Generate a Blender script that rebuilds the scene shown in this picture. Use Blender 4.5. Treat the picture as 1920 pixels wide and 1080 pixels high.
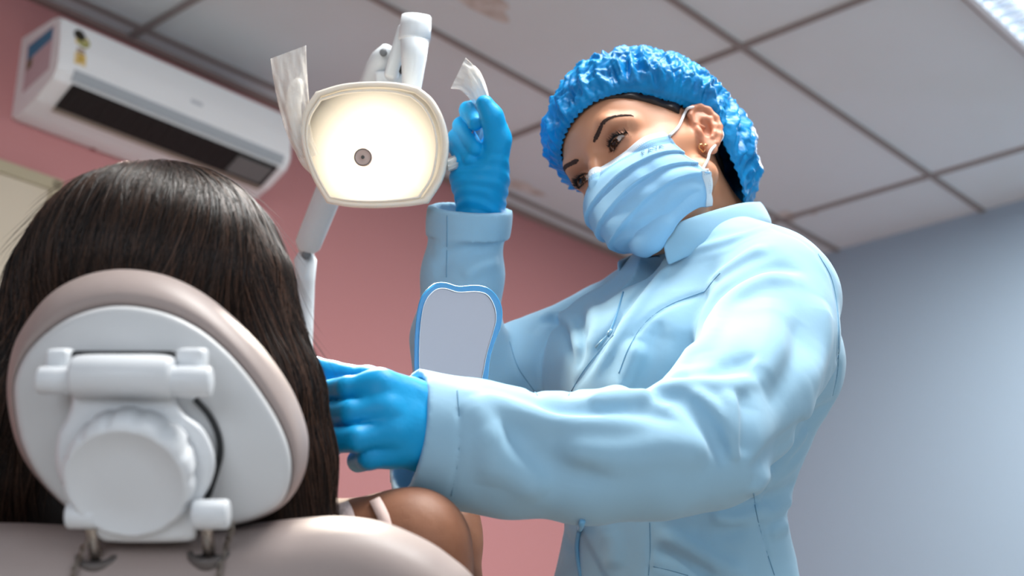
import bpy, math
import numpy as np

S = bpy.context.scene
for _o in list(bpy.data.objects): bpy.data.objects.remove(_o)
COL = S.collection

# ------------------------------------------------------------------ camera
FPX = 2640.0                      # focal length in pixels of the 1920 wide frame
PITCH = math.radians(19.8)
CAM = np.array([0.0, 0.0, 0.85])
FW = np.array([0, math.cos(PITCH), math.sin(PITCH)])
UP = np.array([0, -math.sin(PITCH), math.cos(PITCH)])
RT = np.array([1.0, 0, 0])
cd = bpy.data.cameras.new('camera'); cam = bpy.data.objects.new('camera', cd); COL.objects.link(cam)
cam.location = CAM; cam.rotation_euler = (math.pi/2 + PITCH, 0, 0)
cd.sensor_width = 36; cd.lens = FPX/1920*36
cd.clip_start = 0.05; cd.clip_end = 60
cd.dof.use_dof = True; cd.dof.focus_distance = 1.42; cd.dof.aperture_fstop = 5.0
S.camera = cam

# ------------------------------------------------------------------ light and exposure
S.view_settings.view_transform = 'Standard'; S.view_settings.look = 'None'
S.view_settings.exposure = 0.27; S.view_settings.gamma = 1.0; S.view_settings.use_curve_mapping = False
W = bpy.data.worlds.new('world'); S.world = W; W.use_nodes = True
W.node_tree.nodes['Background'].inputs[0].default_value = (0.55, 0.72, 1.0, 1)
W.node_tree.nodes['Background'].inputs[1].default_value = 0.6

def area(name, loc, look, size, power, color, sizey=None):
    l = bpy.data.lights.new(name, 'AREA'); l.energy = power; l.color = color; l.size = size
    if sizey: l.shape = 'RECTANGLE'; l.size_y = sizey
    o = bpy.data.objects.new(name, l); COL.objects.link(o); o.location = loc
    from mathutils import Vector
    d = Vector(look) - Vector(loc); o.rotation_euler = d.to_track_quat('-Z', 'Y').to_euler()
    return o

ROOM_H = 2.10                      # ceiling above the camera
CEIL = 0.85 + ROOM_H
AD = np.array([0.664, 0.748, 0.0]); BD = np.array([-0.748, 0.664, 0.0])   # the two wall directions
GP = np.array([0.325, 1.762, 0.0])*ROOM_H                               # one crossing of the ceiling grid
GA, GB = 0.591*ROOM_H, 0.2955*ROOM_H                                    # tile size
WB = float((GP@BD) + 0.634*ROOM_H)    # pink wall: p.BD = WB
WA = float((GP@AD) + 0.800*ROOM_H)    # blue wall: p.AD = WA
WA0, WB0 = -3.4, -3.2                 # the two walls behind the camera
def ab(a, b, z): return AD*a + BD*b + np.array([0, 0, z])
# fill lights at two windows added behind the camera to light the room, and the ceiling luminaires' own light (see their builders)
area('window_daylight', ab(WA0+0.12, -1.2, 1.75), ab(3, 0.4, 1.6), 2.2, 34, (0.88, 0.94, 1.0), 1.5)
area('second_window_daylight', ab(0.4, WB0+0.12, 1.8), ab(1.2, 3, 1.7), 2.4, 18, (0.86, 0.93, 1.0), 1.5)

# ------------------------------------------------------------------ helpers
def P(x, y, d):
    return CAM + d*(FW + RT*((x-960)/FPX) + UP*((540-y)/FPX))
def PP(*pts): return np.array([P(*p) for p in pts])
def ray(x, y):
    v = FW + RT*((x-960)/FPX) + UP*((540-y)/FPX); return v/np.linalg.norm(v)

def lin(c):
    c = np.array(c, float)/255.0
    return tuple(np.where(c <= .04045, c/12.92, ((c+.055)/1.055)**2.4))+(1.0,)

def mat(name, color, rough=0.5, metal=0.0, bump=None, spec=0.5, sss=0.0, sssr=(1, .4, .25), coat=0.0,
        alpha=1.0, trans=0.0, ior=1.45, emit=None, estr=0.0, vary=None, sheen=0.0, attr=None):
    m = bpy.data.materials.new(name); m.use_nodes = True; nt = m.node_tree; b = nt.nodes['Principled BSDF']
    b.inputs['Base Color'].default_value = lin(color); b.inputs['Roughness'].default_value = rough
    b.inputs['Metallic'].default_value = metal; b.inputs['Specular IOR Level'].default_value = spec
    b.inputs['IOR'].default_value = ior
    if sss: b.inputs['Subsurface Weight'].default_value = sss; b.inputs['Subsurface Radius'].default_value = sssr; b.inputs['Subsurface Scale'].default_value = 0.008
    b.inputs['Coat Weight'].default_value = coat; b.inputs['Alpha'].default_value = alpha
    b.inputs['Transmission Weight'].default_value = trans; b.inputs['Sheen Weight'].default_value = sheen
    if emit is not None: b.inputs['Emission Color'].default_value = lin(emit); b.inputs['Emission Strength'].default_value = estr
    tc = nt.nodes.new('ShaderNodeTexCoord')
    if bump:   # list of (scale, strength, distance, stretch)
        prev = None
        for sc, st, ds in bump:
            n = nt.nodes.new('ShaderNodeTexNoise'); n.inputs['Scale'].default_value = sc; n.inputs['Detail'].default_value = 5
            nt.links.new(tc.outputs['Object'], n.inputs['Vector'])
            bn = nt.nodes.new('ShaderNodeBump'); bn.inputs['Strength'].default_value = st; bn.inputs['Distance'].default_value = ds
            nt.links.new(n.outputs['Fac'], bn.inputs['Height'])
            if prev: nt.links.new(prev.outputs[0], bn.inputs['Normal'])
            prev = bn
        nt.links.new(prev.outputs[0], b.inputs['Normal'])
    if vary:   # (scale, second colour, threshold lo, hi)
        sc, c2, lo, hi = vary
        n = nt.nodes.new('ShaderNodeTexNoise'); n.inputs['Scale'].default_value = sc; n.inputs['Detail'].default_value = 6
        nt.links.new(tc.outputs['Object'], n.inputs['Vector'])
        r = nt.nodes.new('ShaderNodeMapRange'); r.inputs[1].default_value = lo; r.inputs[2].default_value = hi
        nt.links.new(n.outputs['Fac'], r.inputs[0])
        x = nt.nodes.new('ShaderNodeMix'); x.data_type = 'RGBA'; x.inputs['A'].default_value = lin(color); x.inputs['B'].default_value = lin(c2)
        nt.links.new(r.outputs[0], x.inputs['Factor']); nt.links.new(x.outputs['Result'], b.inputs['Base Color'])
    if attr:
        a = nt.nodes.new('ShaderNodeVertexColor'); a.layer_name = attr
        nt.links.new(a.outputs['Color'], b.inputs['Base Color'])
    return m

def mesh_obj(name, V, F, m, parent=None, smooth=True, mats=None, midx=None):
    me = bpy.data.meshes.new(name); V = np.asarray(V, np.float32)
    if isinstance(F, np.ndarray):
        k = F.shape[1]; me.vertices.add(len(V)); me.vertices.foreach_set('co', V.ravel())
        me.loops.add(F.size); me.loops.foreach_set('vertex_index', F.ravel().astype(np.int32))
        me.polygons.add(len(F)); me.polygons.foreach_set('loop_start', np.arange(0, F.size, k, dtype=np.int32))
        me.polygons.foreach_set('loop_total', np.full(len(F), k, np.int32)); me.update(calc_edges=True); me.validate()
    else:
        me.from_pydata([tuple(map(float, v)) for v in V], [], [tuple(map(int, f)) for f in F]); me.validate()
    for mm in (mats or [m]): me.materials.append(mm)
    if midx is not None: me.polygons.foreach_set('material_index', np.asarray(midx, np.int32))
    me.polygons.foreach_set('use_smooth', np.full(len(me.polygons), smooth)); me.update()
    o = bpy.data.objects.new(name, me); COL.objects.link(o)
    if parent is not None: put_under(o, parent)
    return o

def put_under(o, parent):
    o.parent = parent
    bpy.context.view_layer.update()
    o.matrix_parent_inverse = parent.matrix_world.inverted()
def tag(o, label=None, cat=None, group=None, kind=None):
    for k, v in (('label', label), ('category', cat), ('group', group), ('kind', kind)):
        if v: o[k] = v
    return o
def empty(name, loc):
    o = bpy.data.objects.new(name, None); COL.objects.link(o); o.location = tuple(loc); o.empty_display_size = .05; return o

def join_geo(parts):
    Vs, Fs, n = [], [], 0
    for V, F in parts:
        Vs.append(np.asarray(V, float)); Fs += [tuple(int(i)+n for i in f) for f in F]; n += len(V)
    return np.concatenate(Vs), Fs

def frame_along(pts):
    pts = np.asarray(pts, float); T = np.gradient(pts, axis=0); T /= np.linalg.norm(T, axis=1)[:, None]+1e-12
    n = np.cross(T[0], [0, 0, 1.0]);
    if np.linalg.norm(n) < 1e-3: n = np.cross(T[0], [1.0, 0, 0])
    n /= np.linalg.norm(n); N = []
    for t in T:
        n = n - t*(n@t); n /= np.linalg.norm(n)+1e-12; N.append(n.copy())
    N = np.array(N); return T, N, np.cross(T, N)

def spline(pts, n):
    pts = np.asarray(pts, float); k = len(pts)
    if k == 2: return pts[0]+(pts[1]-pts[0])*np.linspace(0, 1, n)[:, None]
    q = np.vstack([2*pts[0]-pts[1], pts, 2*pts[-1]-pts[-2]]); t = np.linspace(0, k-1-1e-9, n); i = t.astype(int); f = (t-i)[:, None]
    a, b, c, d = q[i], q[i+1], q[i+2], q[i+3]
    return .5*((2*b)+(-a+c)*f+(2*a-5*b+4*c-d)*f**2+(-a+3*b-3*c+d)*f**3)
def cspline(pts, n):
    pts = np.asarray(pts, float); k = len(pts); t = np.linspace(0, k, n, endpoint=False); i = t.astype(int); f = (t-i)[:, None]
    a, b, c, d = pts[(i-1) % k], pts[i % k], pts[(i+1) % k], pts[(i+2) % k]
    return .5*((2*b)+(-a+c)*f+(2*a-5*b+4*c-d)*f**2+(-a+3*b-3*c+d)*f**3)

def tube(pts, rad, seg=12, caps=True, flat=None):
    pts = np.asarray(pts, float); n = len(pts); rad = np.broadcast_to(np.asarray(rad, float), (n,)).copy()
    T, N, B = frame_along(pts); a = np.linspace(0, 2*np.pi, seg, endpoint=False)
    fl = 1.0 if flat is None else flat
    V = (pts[:, None] + rad[:, None, None]*(np.cos(a)[None, :, None]*N[:, None]+fl*np.sin(a)[None, :, None]*B[:, None])).reshape(-1, 3)
    F = [(i*seg+j, i*seg+(j+1) % seg, (i+1)*seg+(j+1) % seg, (i+1)*seg+j) for i in range(n-1) for j in range(seg)]
    if caps: F += [tuple(range(seg))[::-1], tuple((n-1)*seg+j for j in range(seg))]
    return V, F

def loft(loops, cap0=True, cap1=True, closed=True):
    loops = [np.asarray(l, float) for l in loops]; k = len(loops[0]); V = np.vstack(loops); F = []
    for i in range(len(loops)-1):
        for j in range(k if closed else k-1):
            F.append((i*k+j, i*k+(j+1) % k, (i+1)*k+(j+1) % k, (i+1)*k+j))
    if cap0 or cap1:
        for on, i in ((cap0, 0), (cap1, len(loops)-1)):
            if on:
                c = loops[i].mean(0); V = np.vstack([V, c]); ci = len(V)-1
                for j in range(k):
                    f = (i*k+j, i*k+(j+1) % k, ci); F.append(f[::-1] if i == 0 else f)
    return V, F

def box(c, ax, half, bev=0.0):
    """box with centre c, axes ax (3 unit rows), half sizes, rounded by a chamfer"""
    c = np.asarray(c, float); ax = np.asarray(ax, float); h = np.asarray(half, float)
    if bev <= 0:
        V = [c+ax.T@(h*np.array(s)) for s in [(-1, -1, -1), (1, -1, -1), (1, 1, -1), (-1, 1, -1), (-1, -1, 1), (1, -1, 1), (1, 1, 1), (-1, 1, 1)]]
        return np.array(V), [(0, 3, 2, 1), (4, 5, 6, 7), (0, 1, 5, 4), (1, 2, 6, 5), (2, 3, 7, 6), (3, 0, 4, 7)]
    def rr(hx, hy, b, z):
        o = []
        for cx, cy, a0 in ((1, 1, 0), (-1, 1, 90), (-1, -1, 180), (1, -1, 270)):
            for a in (0, 22.5, 45, 67.5, 90):
                t = math.radians(a0+a); o.append((cx*(hx-b)+b*math.cos(t), cy*(hy-b)+b*math.sin(t), z))
        return np.array(o)
    L = []
    for k in range(5):
        t = math.radians(90-22.5*k); L.append(rr(h[0]-bev*(1-math.cos(t)), h[1]-bev*(1-math.cos(t)), max(bev*math.cos(t), 1e-5), -h[2]+bev*(1-math.sin(t))))
    for k in range(5):
        t = math.radians(22.5*k); L.append(rr(h[0]-bev*(1-math.cos(t)), h[1]-bev*(1-math.cos(t)), max(bev*math.cos(t), 1e-5), h[2]-bev*(1-math.sin(t))))
    V, F = loft(L); return c+V@ax, F

def lathe(c, axis, prof, seg=40):
    axis = np.asarray(axis, float); axis /= np.linalg.norm(axis)
    n = np.cross(axis, [0, 0, 1.0]); n = n if np.linalg.norm(n) > 1e-3 else np.cross(axis, [1.0, 0, 0]); n /= np.linalg.norm(n); b = np.cross(axis, n)
    a = np.linspace(0, 2*np.pi, seg, endpoint=False)
    loops = [np.asarray(c)+axis*h+r*(np.cos(a)[:, None]*n+np.sin(a)[:, None]*b) for h, r in prof]
    return loft(loops)

def grid_surface(G, closed_u=False):
    nu, nv = G.shape[:2]; V = G.reshape(-1, 3); F = []
    for i in range(nu if closed_u else nu-1):
        for j in range(nv-1):
            i2 = (i+1) % nu; F.append((i*nv+j, i2*nv+j, i2*nv+j+1, i*nv+j+1))
    return V, F
def solidify(o, t, off=0):
    m = o.modifiers.new('solid', 'SOLIDIFY'); m.thickness = t; m.offset = off; return o
def subsurf(o, n=1):
    m = o.modifiers.new('sub', 'SUBSURF'); m.levels = n; m.render_levels = n; return o

# ------------------------------------------------------------------ implicit surfaces
def smin(a, b, k):
    h = np.clip(.5+.5*(b-a)/k, 0, 1); return b+(a-b)*h-k*h*(1-h)
def smax(a, b, k): return -smin(-a, -b, k)
def sph(p, c, r): return np.linalg.norm(p-np.asarray(c, np.float32), axis=1)-r
def cap(p, a, b, ra, rb=None):
    rb = ra if rb is None else rb
    a = np.asarray(a, np.float32); b = np.asarray(b, np.float32); ba = b-a
    h = np.clip(((p-a)@ba)/max(float(ba@ba), 1e-12), 0, 1)
    return np.linalg.norm(p-a-h[:, None]*ba, axis=1)-(ra+(rb-ra)*h)
def chain(p, pts, rad, k=.004):
    d = cap(p, pts[0], pts[1], rad[0], rad[1])
    for i in range(1, len(pts)-1): d = smin(d, cap(p, pts[i], pts[i+1], rad[i], rad[i+1]), k)
    return d
def ell(p, c, r, M=None):
    q = p-np.asarray(c, np.float32)
    if M is not None: q = q@np.asarray(M, np.float32)      # columns of M are the local axes
    r = np.asarray(r, np.float32); k0 = np.linalg.norm(q/r, axis=1); k1 = np.linalg.norm(q/(r*r), axis=1)+1e-9
    return k0*(k0-1)/k1
_rng = np.random.default_rng(7)
_ND = _rng.normal(size=(24, 3)); _ND /= np.linalg.norm(_ND, axis=1)[:, None]; _NP = _rng.uniform(0, 6.28, 24)
def noise3(p, freq, n=8, seed=0, warp=.6):
    """smooth pseudo noise in -1..1"""
    o = np.zeros(len(p), np.float32); q = p*freq
    w = np.stack([np.sin(q@_ND[(seed+3*i+1) % 24].astype(np.float32)*1.3+i*2.1+seed) for i in range(3)], 1)*warp
    q = q+w
    for i in range(n): o += np.sin(q@(_ND[(i+seed) % 24]*(1+.35*i/n)).astype(np.float32)+_NP[(i*5+seed) % 24])
    return o/(n*.55)

def sdf_mesh(f, lo, hi, h, B=8, slack=1.7):
    lo = np.asarray(lo, float); hi = np.asarray(hi, float)
    nb = np.ceil((hi-lo)/h/B).astype(int); n = nb*B+1
    bc = np.stack(np.meshgrid(*[np.arange(k) for k in nb], indexing='ij'), -1).reshape(-1, 3)
    cen = (lo+(bc+.5)*B*h).astype(np.float32)
    dc = np.concatenate([f(cen[i:i+300000]) for i in range(0, len(cen), 300000)])
    act = np.abs(dc) < B*h*.87*slack
    D = np.ones(n, np.float32)
    inside = bc[(dc < 0) & ~act]
    r = np.arange(B+1)
    for b in inside: s = b*B; D[s[0]:s[0]+B+1, s[1]:s[1]+B+1, s[2]:s[2]+B+1] = -1
    ab_ = bc[act]; off = np.stack(np.meshgrid(r, r, r, indexing='ij'), -1).reshape(-1, 3)
    step = max(1, 500000//len(off))
    for i in range(0, len(ab_), step):
        idx = (ab_[i:i+step, None]*B+off[None]).reshape(-1, 3)
        D[idx[:, 0], idx[:, 1], idx[:, 2]] = f((lo+idx*h).astype(np.float32))
    for ax in range(3):
        sl = [slice(None)]*3; sl[ax] = 0; D[tuple(sl)] = np.maximum(D[tuple(sl)], h*.5); sl[ax] = -1; D[tuple(sl)] = np.maximum(D[tuple(sl)], h*.5)
    neg = D < 0
    cs = sum(neg[a:n[0]-1+a, b:n[1]-1+b, c:n[2]-1+c].astype(np.int8) for a in (0, 1) for b in (0, 1) for c in (0, 1))
    cells = np.argwhere((cs > 0) & (cs < 8)); cid = -np.ones(tuple(n-1), np.int32); cid[tuple(cells.T)] = np.arange(len(cells))
    acc = np.zeros((len(cells), 3)); cnt = np.zeros(len(cells))
    cor = [(a, b, c) for a in (0, 1) for b in (0, 1) for c in (0, 1)]
    vals = {c: D[cells[:, 0]+c[0], cells[:, 1]+c[1], cells[:, 2]+c[2]] for c in cor}
    for ax in range(3):
        for c in cor:
            if c[ax]: continue
            c2 = list(c); c2[ax] = 1; v0, v1 = vals[c], vals[tuple(c2)]; m = (v0 < 0) != (v1 < 0)
            t = np.where(m, v0/np.where(m, v0-v1, 1), 0); q = np.tile(np.array(c, float), (len(cells), 1)); q[:, ax] += t
            acc += q*m[:, None]; cnt += m
    V = lo+(cells+acc/np.maximum(cnt, 1)[:, None])*h
    Fs = []
    for ax in range(3):
        u, v = (ax+1) % 3, (ax+2) % 3
        s0 = [slice(None)]*3; s1 = [slice(None)]*3; s0[ax] = slice(0, -1); s1[ax] = slice(1, None)
        A, Bn = neg[tuple(s0)], neg[tuple(s1)]; e = np.argwhere(A != Bn)
        e = e[(e[:, u] > 0) & (e[:, v] > 0) & (e[:, u] < n[u]-1) & (e[:, v] < n[v]-1)]
        fl = A[tuple(e.T)]
        q = []
        for du, dv in ((-1, -1), (0, -1), (0, 0), (-1, 0)):
            w = e.copy(); w[:, u] += du; w[:, v] += dv; q.append(cid[tuple(w.T)])
        q = np.stack(q, 1); q[~fl] = q[~fl][:, ::-1]; Fs.append(q)
    F = np.concatenate(Fs); F = F[(F >= 0).all(1)]
    # light tangential smoothing
    E = np.concatenate([F[:, [0, 1]], F[:, [1, 2]], F[:, [2, 3]], F[:, [3, 0]]])
    for it in range(1):
        s = np.zeros_like(V); k = np.zeros(len(V))
        np.add.at(s, E[:, 0], V[E[:, 1]]); np.add.at(k, E[:, 0], 1)
        np.add.at(s, E[:, 1], V[E[:, 0]]); np.add.at(k, E[:, 1], 1)
        V = V*.6+.4*s/np.maximum(k, 1)[:, None]
    return V, F

def trace(f, pix, d0=0.8, d1=2.4, off=0.0, step=.9):
    """where the sight lines through photo points meet a body: points on the real surface"""
    dirs = np.array([ray(x, y) for x, y in pix]); t = np.full(len(dirs), float(d0))
    for _ in range(220):
        q = (CAM+dirs*t[:, None]).astype(np.float32); t += np.clip((f(q)-off)*step, -.02, .05)
    return CAM+dirs*t[:, None], t < d1
def grad(f, p, e=.0015):
    p = np.asarray(p, np.float32); g = np.stack([f(p+np.eye(3, dtype=np.float32)[i]*e)-f(p-np.eye(3, dtype=np.float32)[i]*e) for i in range(3)], 1)
    return g/(np.linalg.norm(g, axis=1)[:, None]+1e-9)
def folds(p, specs):
    """specs: (polyline Nx3, width, amplitude) ; positive amplitude raises cloth"""
    o = np.zeros(len(p), np.float32)
    for pts, w, a in specs:
        pts = np.asarray(pts); lo = pts.min(0)-3*w; hi = pts.max(0)+3*w
        m = ((p > lo) & (p < hi)).all(1)
        if not m.any(): continue
        q = p[m]; d = np.full(len(q), 9., np.float32); n = len(pts)
        tt = np.zeros(len(q), np.float32)
        for i in range(n-1):
            a_, b_ = pts[i].astype(np.float32), pts[i+1].astype(np.float32); ba = b_-a_
            h = np.clip(((q-a_)@ba)/max(float(ba@ba), 1e-12), 0, 1); dd = np.linalg.norm(q-a_-h[:, None]*ba, axis=1)
            c = dd < d; d[c] = dd[c]; tt[c] = (i+h[c])/(n-1)
        prof = np.exp(-(d/w)**2) if a > 0 else np.exp(-(d/(w*.8))**1.25)
        o[m] += a*prof*np.minimum(1, np.minimum(tt, 1-tt)*5+.15)
    return o
# ------------------------------------------------------------------ the room
M_ceil = mat('ceiling_tile', (220, 229, 234), .9, bump=[(260, .15, .002)], vary=(1.3, (214, 221, 222), .45, .75))
M_grid = mat('ceiling_grid', (146, 138, 136), .7)
M_pink = mat('pink_paint', (194, 133, 133), .75, bump=[(160, .12, .001)])
M_blue = mat('blue_grey_paint', (158, 180, 199), .8, bump=[(160, .12, .001)])
M_white = mat('white_paint', (225, 225, 222), .8)
M_floor = mat('floor_tile', (168, 162, 156), .35, vary=(3, (158, 152, 146), .4, .7))
M_beige = mat('beige_panel', (205, 192, 172), .6)
M_dark = mat('dark_gap', (20, 20, 22), .6)
Z3 = np.array([0, 0, 1.0]); AX = np.array([AD, BD, Z3])
def wall(name, a0, a1, b0, b1, z0, z1, m):
    V, F = box(ab((a0+a1)/2, (b0+b1)/2, (z0+z1)/2), AX, ((a1-a0)/2, (b1-b0)/2, (z1-z0)/2))
    return tag(mesh_obj(name, V, F, m, smooth=False), kind='structure')
wall('floor', WA0-.15, WA+.15, WB0-.15, WB+.15, -.1, 0, M_floor)
wall('wall_left', WA0-.15, WA+.15, WB, WB+.15, 0, CEIL+.1, M_pink)
wall('wall_right', WA, WA+.15, WB0-.15, WB, 0, CEIL+.1, M_blue)
# walls behind the camera, each with an opening for an added window
def wall_with_hole(name, flat, a0, a1, h0, h1, z0, z1):
    # flat: function (s, z, t) -> point, s along the wall, t thickness
    parts = []
    for s0, s1, y0, y1 in ((a0, h0, 0, CEIL), (h1, a1, 0, CEIL), (h0, h1, 0, z0), (h0, h1, z1, CEIL)):
        V = np.array([flat(s, z, t) for t in (0, 1) for s, z in ((s0, y0), (s1, y0), (s1, y1), (s0, y1))])
        parts.append((V, [(0, 1, 2, 3), (7, 6, 5, 4), (0, 4, 5, 1), (1, 5, 6, 2), (2, 6, 7, 3), (3, 7, 4, 0)]))
    V, F = join_geo(parts); return tag(mesh_obj(name, V, F, M_white, smooth=False), kind='structure')
wall_with_hole('wall_back', lambda s, z, t: ab(WA0-.15*t, s, z), WB0, WB, -2.3, -.1, .9, 2.4)
wall_with_hole('wall_front', lambda s, z, t: ab(s, WB0-.15*t, z), WA0, WA, -.8, 1.6, .95, 2.45)
for i, (fn, s0, s1, z0, z1) in enumerate(((lambda s, z, t: ab(WA0-.07-t, s, z), -2.3, -.1, .9, 2.4), (lambda s, z, t: ab(s, WB0-.07-t, z), -.8, 1.6, .95, 2.45))):
    pr = []
    def bar(sa, sb, za, zb):
        V = np.array([fn(s, z, t) for t in (-.03, .03) for s, z in ((sa, za), (sb, za), (sb, zb), (sa, zb))])
        pr.append((V, [(0, 1, 2, 3), (7, 6, 5, 4), (0, 4, 5, 1), (1, 5, 6, 2), (2, 6, 7, 3), (3, 7, 4, 0)]))
    sm = (s0+s1)/2
    bar(s0, s1, z0, z0+.05); bar(s0, s1, z1-.05, z1); bar(s0, s0+.05, z0, z1); bar(s1-.05, s1, z0, z1); bar(sm-.025, sm+.025, z0, z1)
    V, F = join_geo(pr); tag(mesh_obj('window_%d' % (i+1), V, F, M_white, smooth=False), kind='structure')  # unseen window frames, added to go with the room's fill lights

# ceiling: lay-in tiles (one slab) and its T-bar grid, with an opening for nothing: luminaires hang under it
wall('ceiling', WA0-.15, WA+.15, WB0-.15, WB+.15, CEIL, CEIL+.1, M_ceil)
ga0, gb0 = float(GP@AD), float(GP@BD); parts = []
rng = np.random.default_rng(3)
k = -8
while True:                                   # bars running along BD
    a = ga0+k*GA; k += 1
    if a > WA-.02: break
    if a < WA0: continue
    parts.append(box(ab(a, (WB+WB0)/2, CEIL-.003), AX, (.0105, (WB-WB0)/2, .006)))
k = -14
while True:
    b = gb0+k*GB; k += 1
    if b > WB-.02: break
    if b < WB0: continue
    parts.append(box(ab((WA+WA0)/2, b, CEIL-.002), AX, ((WA-WA0)/2, .0105, .006)))
V, F = join_geo(parts); g = tag(mesh_obj('trim_1', V, F, M_grid, smooth=False), kind='structure')
# wall angle where the ceiling meets the walls
parts = [box(ab((WA+WA0)/2, WB-.012, CEIL-.008), AX, ((WA-WA0)/2, .012, .008))]
V, F = join_geo(parts); tag(mesh_obj('trim_2', V, F, mat('wall_angle', (150, 128, 122), .7), smooth=False), kind='structure')
# water stain / sagging cover on the ceiling near the pink wall
def ceil_pt(x, y, dz=0.0):
    r = ray(x, y); t = (CEIL-dz-CAM[2])/r[2]; return CAM+r*t
def pinkwall_pt(x, y, off=0.0):
    r = ray(x, y); t = (WB-off-CAM@BD)/(r@BD); return CAM+r*t
# small round stains and screw dimples on the tiles
M_stain = mat('damp_stain', (186, 172, 162), .9, vary=(14, (222, 218, 214), .35, .65))
for i, (sx, sy, sr, el) in enumerate(((905, 5, .05, 2.2), (1472, 405, .035, 1.6), (985, 352, .03, 3.0), (1520, 398, .018, 1.5))):
    c = ceil_pt(sx, sy, .0015); a = np.linspace(0, 2*np.pi, 28, endpoint=False)
    rr = sr*(1+.18*np.sin(3*a+i)+.1*np.sin(5*a+2*i))
    V = c+np.outer(rr*np.cos(a)*el, AD)+np.outer(rr*np.sin(a), BD)
    V = np.vstack([V, V-[0, 0, .0008]]); F = [tuple(range(28)), tuple(range(55, 27, -1))]+[(j, (j+1) % 28, 28+(j+1) % 28, 28+j) for j in range(28)]
    o = mesh_obj('trim_%d' % (i+3), V, F, M_stain, smooth=False); tag(o, kind='structure')
# beige door in the pink wall, its head and right jamb in view
dt = pinkwall_pt(101, 349)
z_top = float(dt[2]); a_r = float(dt@AD)
dr = tag(empty('door_1', ab(a_r-.45, WB-.02, 0)), kind='structure')
V, F = box(ab(a_r-.47, WB-.02, (z_top-.03)/2), AX, (.44, .02, (z_top-.03)/2), .004); mesh_obj('door_leaf', V, F, M_beige, dr, smooth=False)
V, F = join_geo([box(ab(a_r-.015, WB-.025, z_top/2), AX, (.018, .024, z_top/2), .003), box(ab(a_r-.47, WB-.025, z_top-.015), AX, (.47, .024, .018), .003)])
mesh_obj('door_frame', V, F, mat('door_frame', (178, 166, 140), .6), dr, smooth=False)

# ------------------------------------------------------------------ ceiling luminaire, upper right
def luminaire(corner, name, label, w=.62, l=1.25):
    # corner: the corner of it nearest the middle of the view ; it spreads along +AD / -BD
    c = corner+AD*(l/2)*0+0
    root = tag(empty(name, c), label, 'ceiling light', 'square louvred ceiling lights')
    fr = []
    for s, t, hs, ht in ((0, w/2, l/2, .012), (0, -w/2, l/2, .012), (l/2, 0, .012, w/2), (-l/2, 0, .012, w/2)):
        fr.append(box(c+AD*s+BD*t+Z3*(-.02), AX, (hs+.0, ht+.0, .018), .003))
    V, F = join_geo(fr); mesh_obj('frame', V, F, mat('luminaire_frame', (225, 230, 235), .4), root)
    V, F = box(c+Z3*(-.004), AX, (l/2-.01, w/2-.01, .003)); mesh_obj('reflector', V, F, mat('luminaire_reflector', (240, 243, 246), .25, .4), root, smooth=False)
    M_t = mat('fluorescent_tube', (255, 255, 255), .4, emit=(235, 244, 255), estr=9)
    for k in (-1.5, -.5, .5, 1.5):
        V, F = tube([c+AD*(-l/2+.03)+BD*(k*w/4.4)-Z3*.02, c+AD*(l/2-.03)+BD*(k*w/4.4)-Z3*.02], .013, 14); mesh_obj('tube', V, F, M_t, root)
    fr = []
    n = 22
    for i in range(1, n): fr.append(box(c+AD*(-l/2+l*i/n)-Z3*.028, AX, (.0025, w/2-.012, .008)))
    for k in (-1, 0, 1): fr.append(box(c+BD*(k*w/4.4)-Z3*.028, AX, (l/2-.012, .002, .008)))
    V, F = join_geo(fr); mesh_obj('louver', V, F, mat('louver_metal', (205, 215, 225), .25, .7), root, smooth=False)
    lo = area(name+'_light', c-Z3*.04, c-Z3, l*.9, 54, (1.0, .97, .92), w*.9)
    return root
lc = ceil_pt(1842, 0)
# edge runs from (1850,0) to (1920,62) in the photo, along AD
luminaire(lc+AD*.30-BD*(.31)+0*Z3, 'ceiling_light', 'fluorescent ceiling light with metal louvre at the top right corner')
luminaire(lc+AD*(-2.2)-BD*.9, 'ceiling_light', 'fluorescent ceiling light above the chair side of the room, farther from the blue wall')  # second fitting is unseen, added to light the room

# ------------------------------------------------------------------ air conditioner on the pink wall
M_acw = mat('ac_white_plastic', (242, 243, 244), .35, spec=.4)
M_acw2 = mat('ac_underside_plastic', (216, 205, 190), .45)
acL = pinkwall_pt(36, 130); acR = pinkwall_pt(520, 300)
depth = .215
# front upper edge crosses (116,25) and (524,211); find the height of that edge at its distance from the wall
def off_pt(x, y, off): r = ray(x, y); t = (WB-off-CAM@BD)/(r@BD); return CAM+r*t
e0, e1 = off_pt(108, 24, depth*.82), off_pt(536, 216, depth*.82)
aL, aR = float(e0@AD), float(e1@AD); zt = float((e0[2]+e1[2])/2)
eb = off_pt(86, 147, depth); zb = zt-.255
AC = tag(empty('air_conditioner', ab((aL+aR)/2, WB, zb)), 'white split air conditioner mounted high on the pink wall', 'air conditioner')
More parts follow.
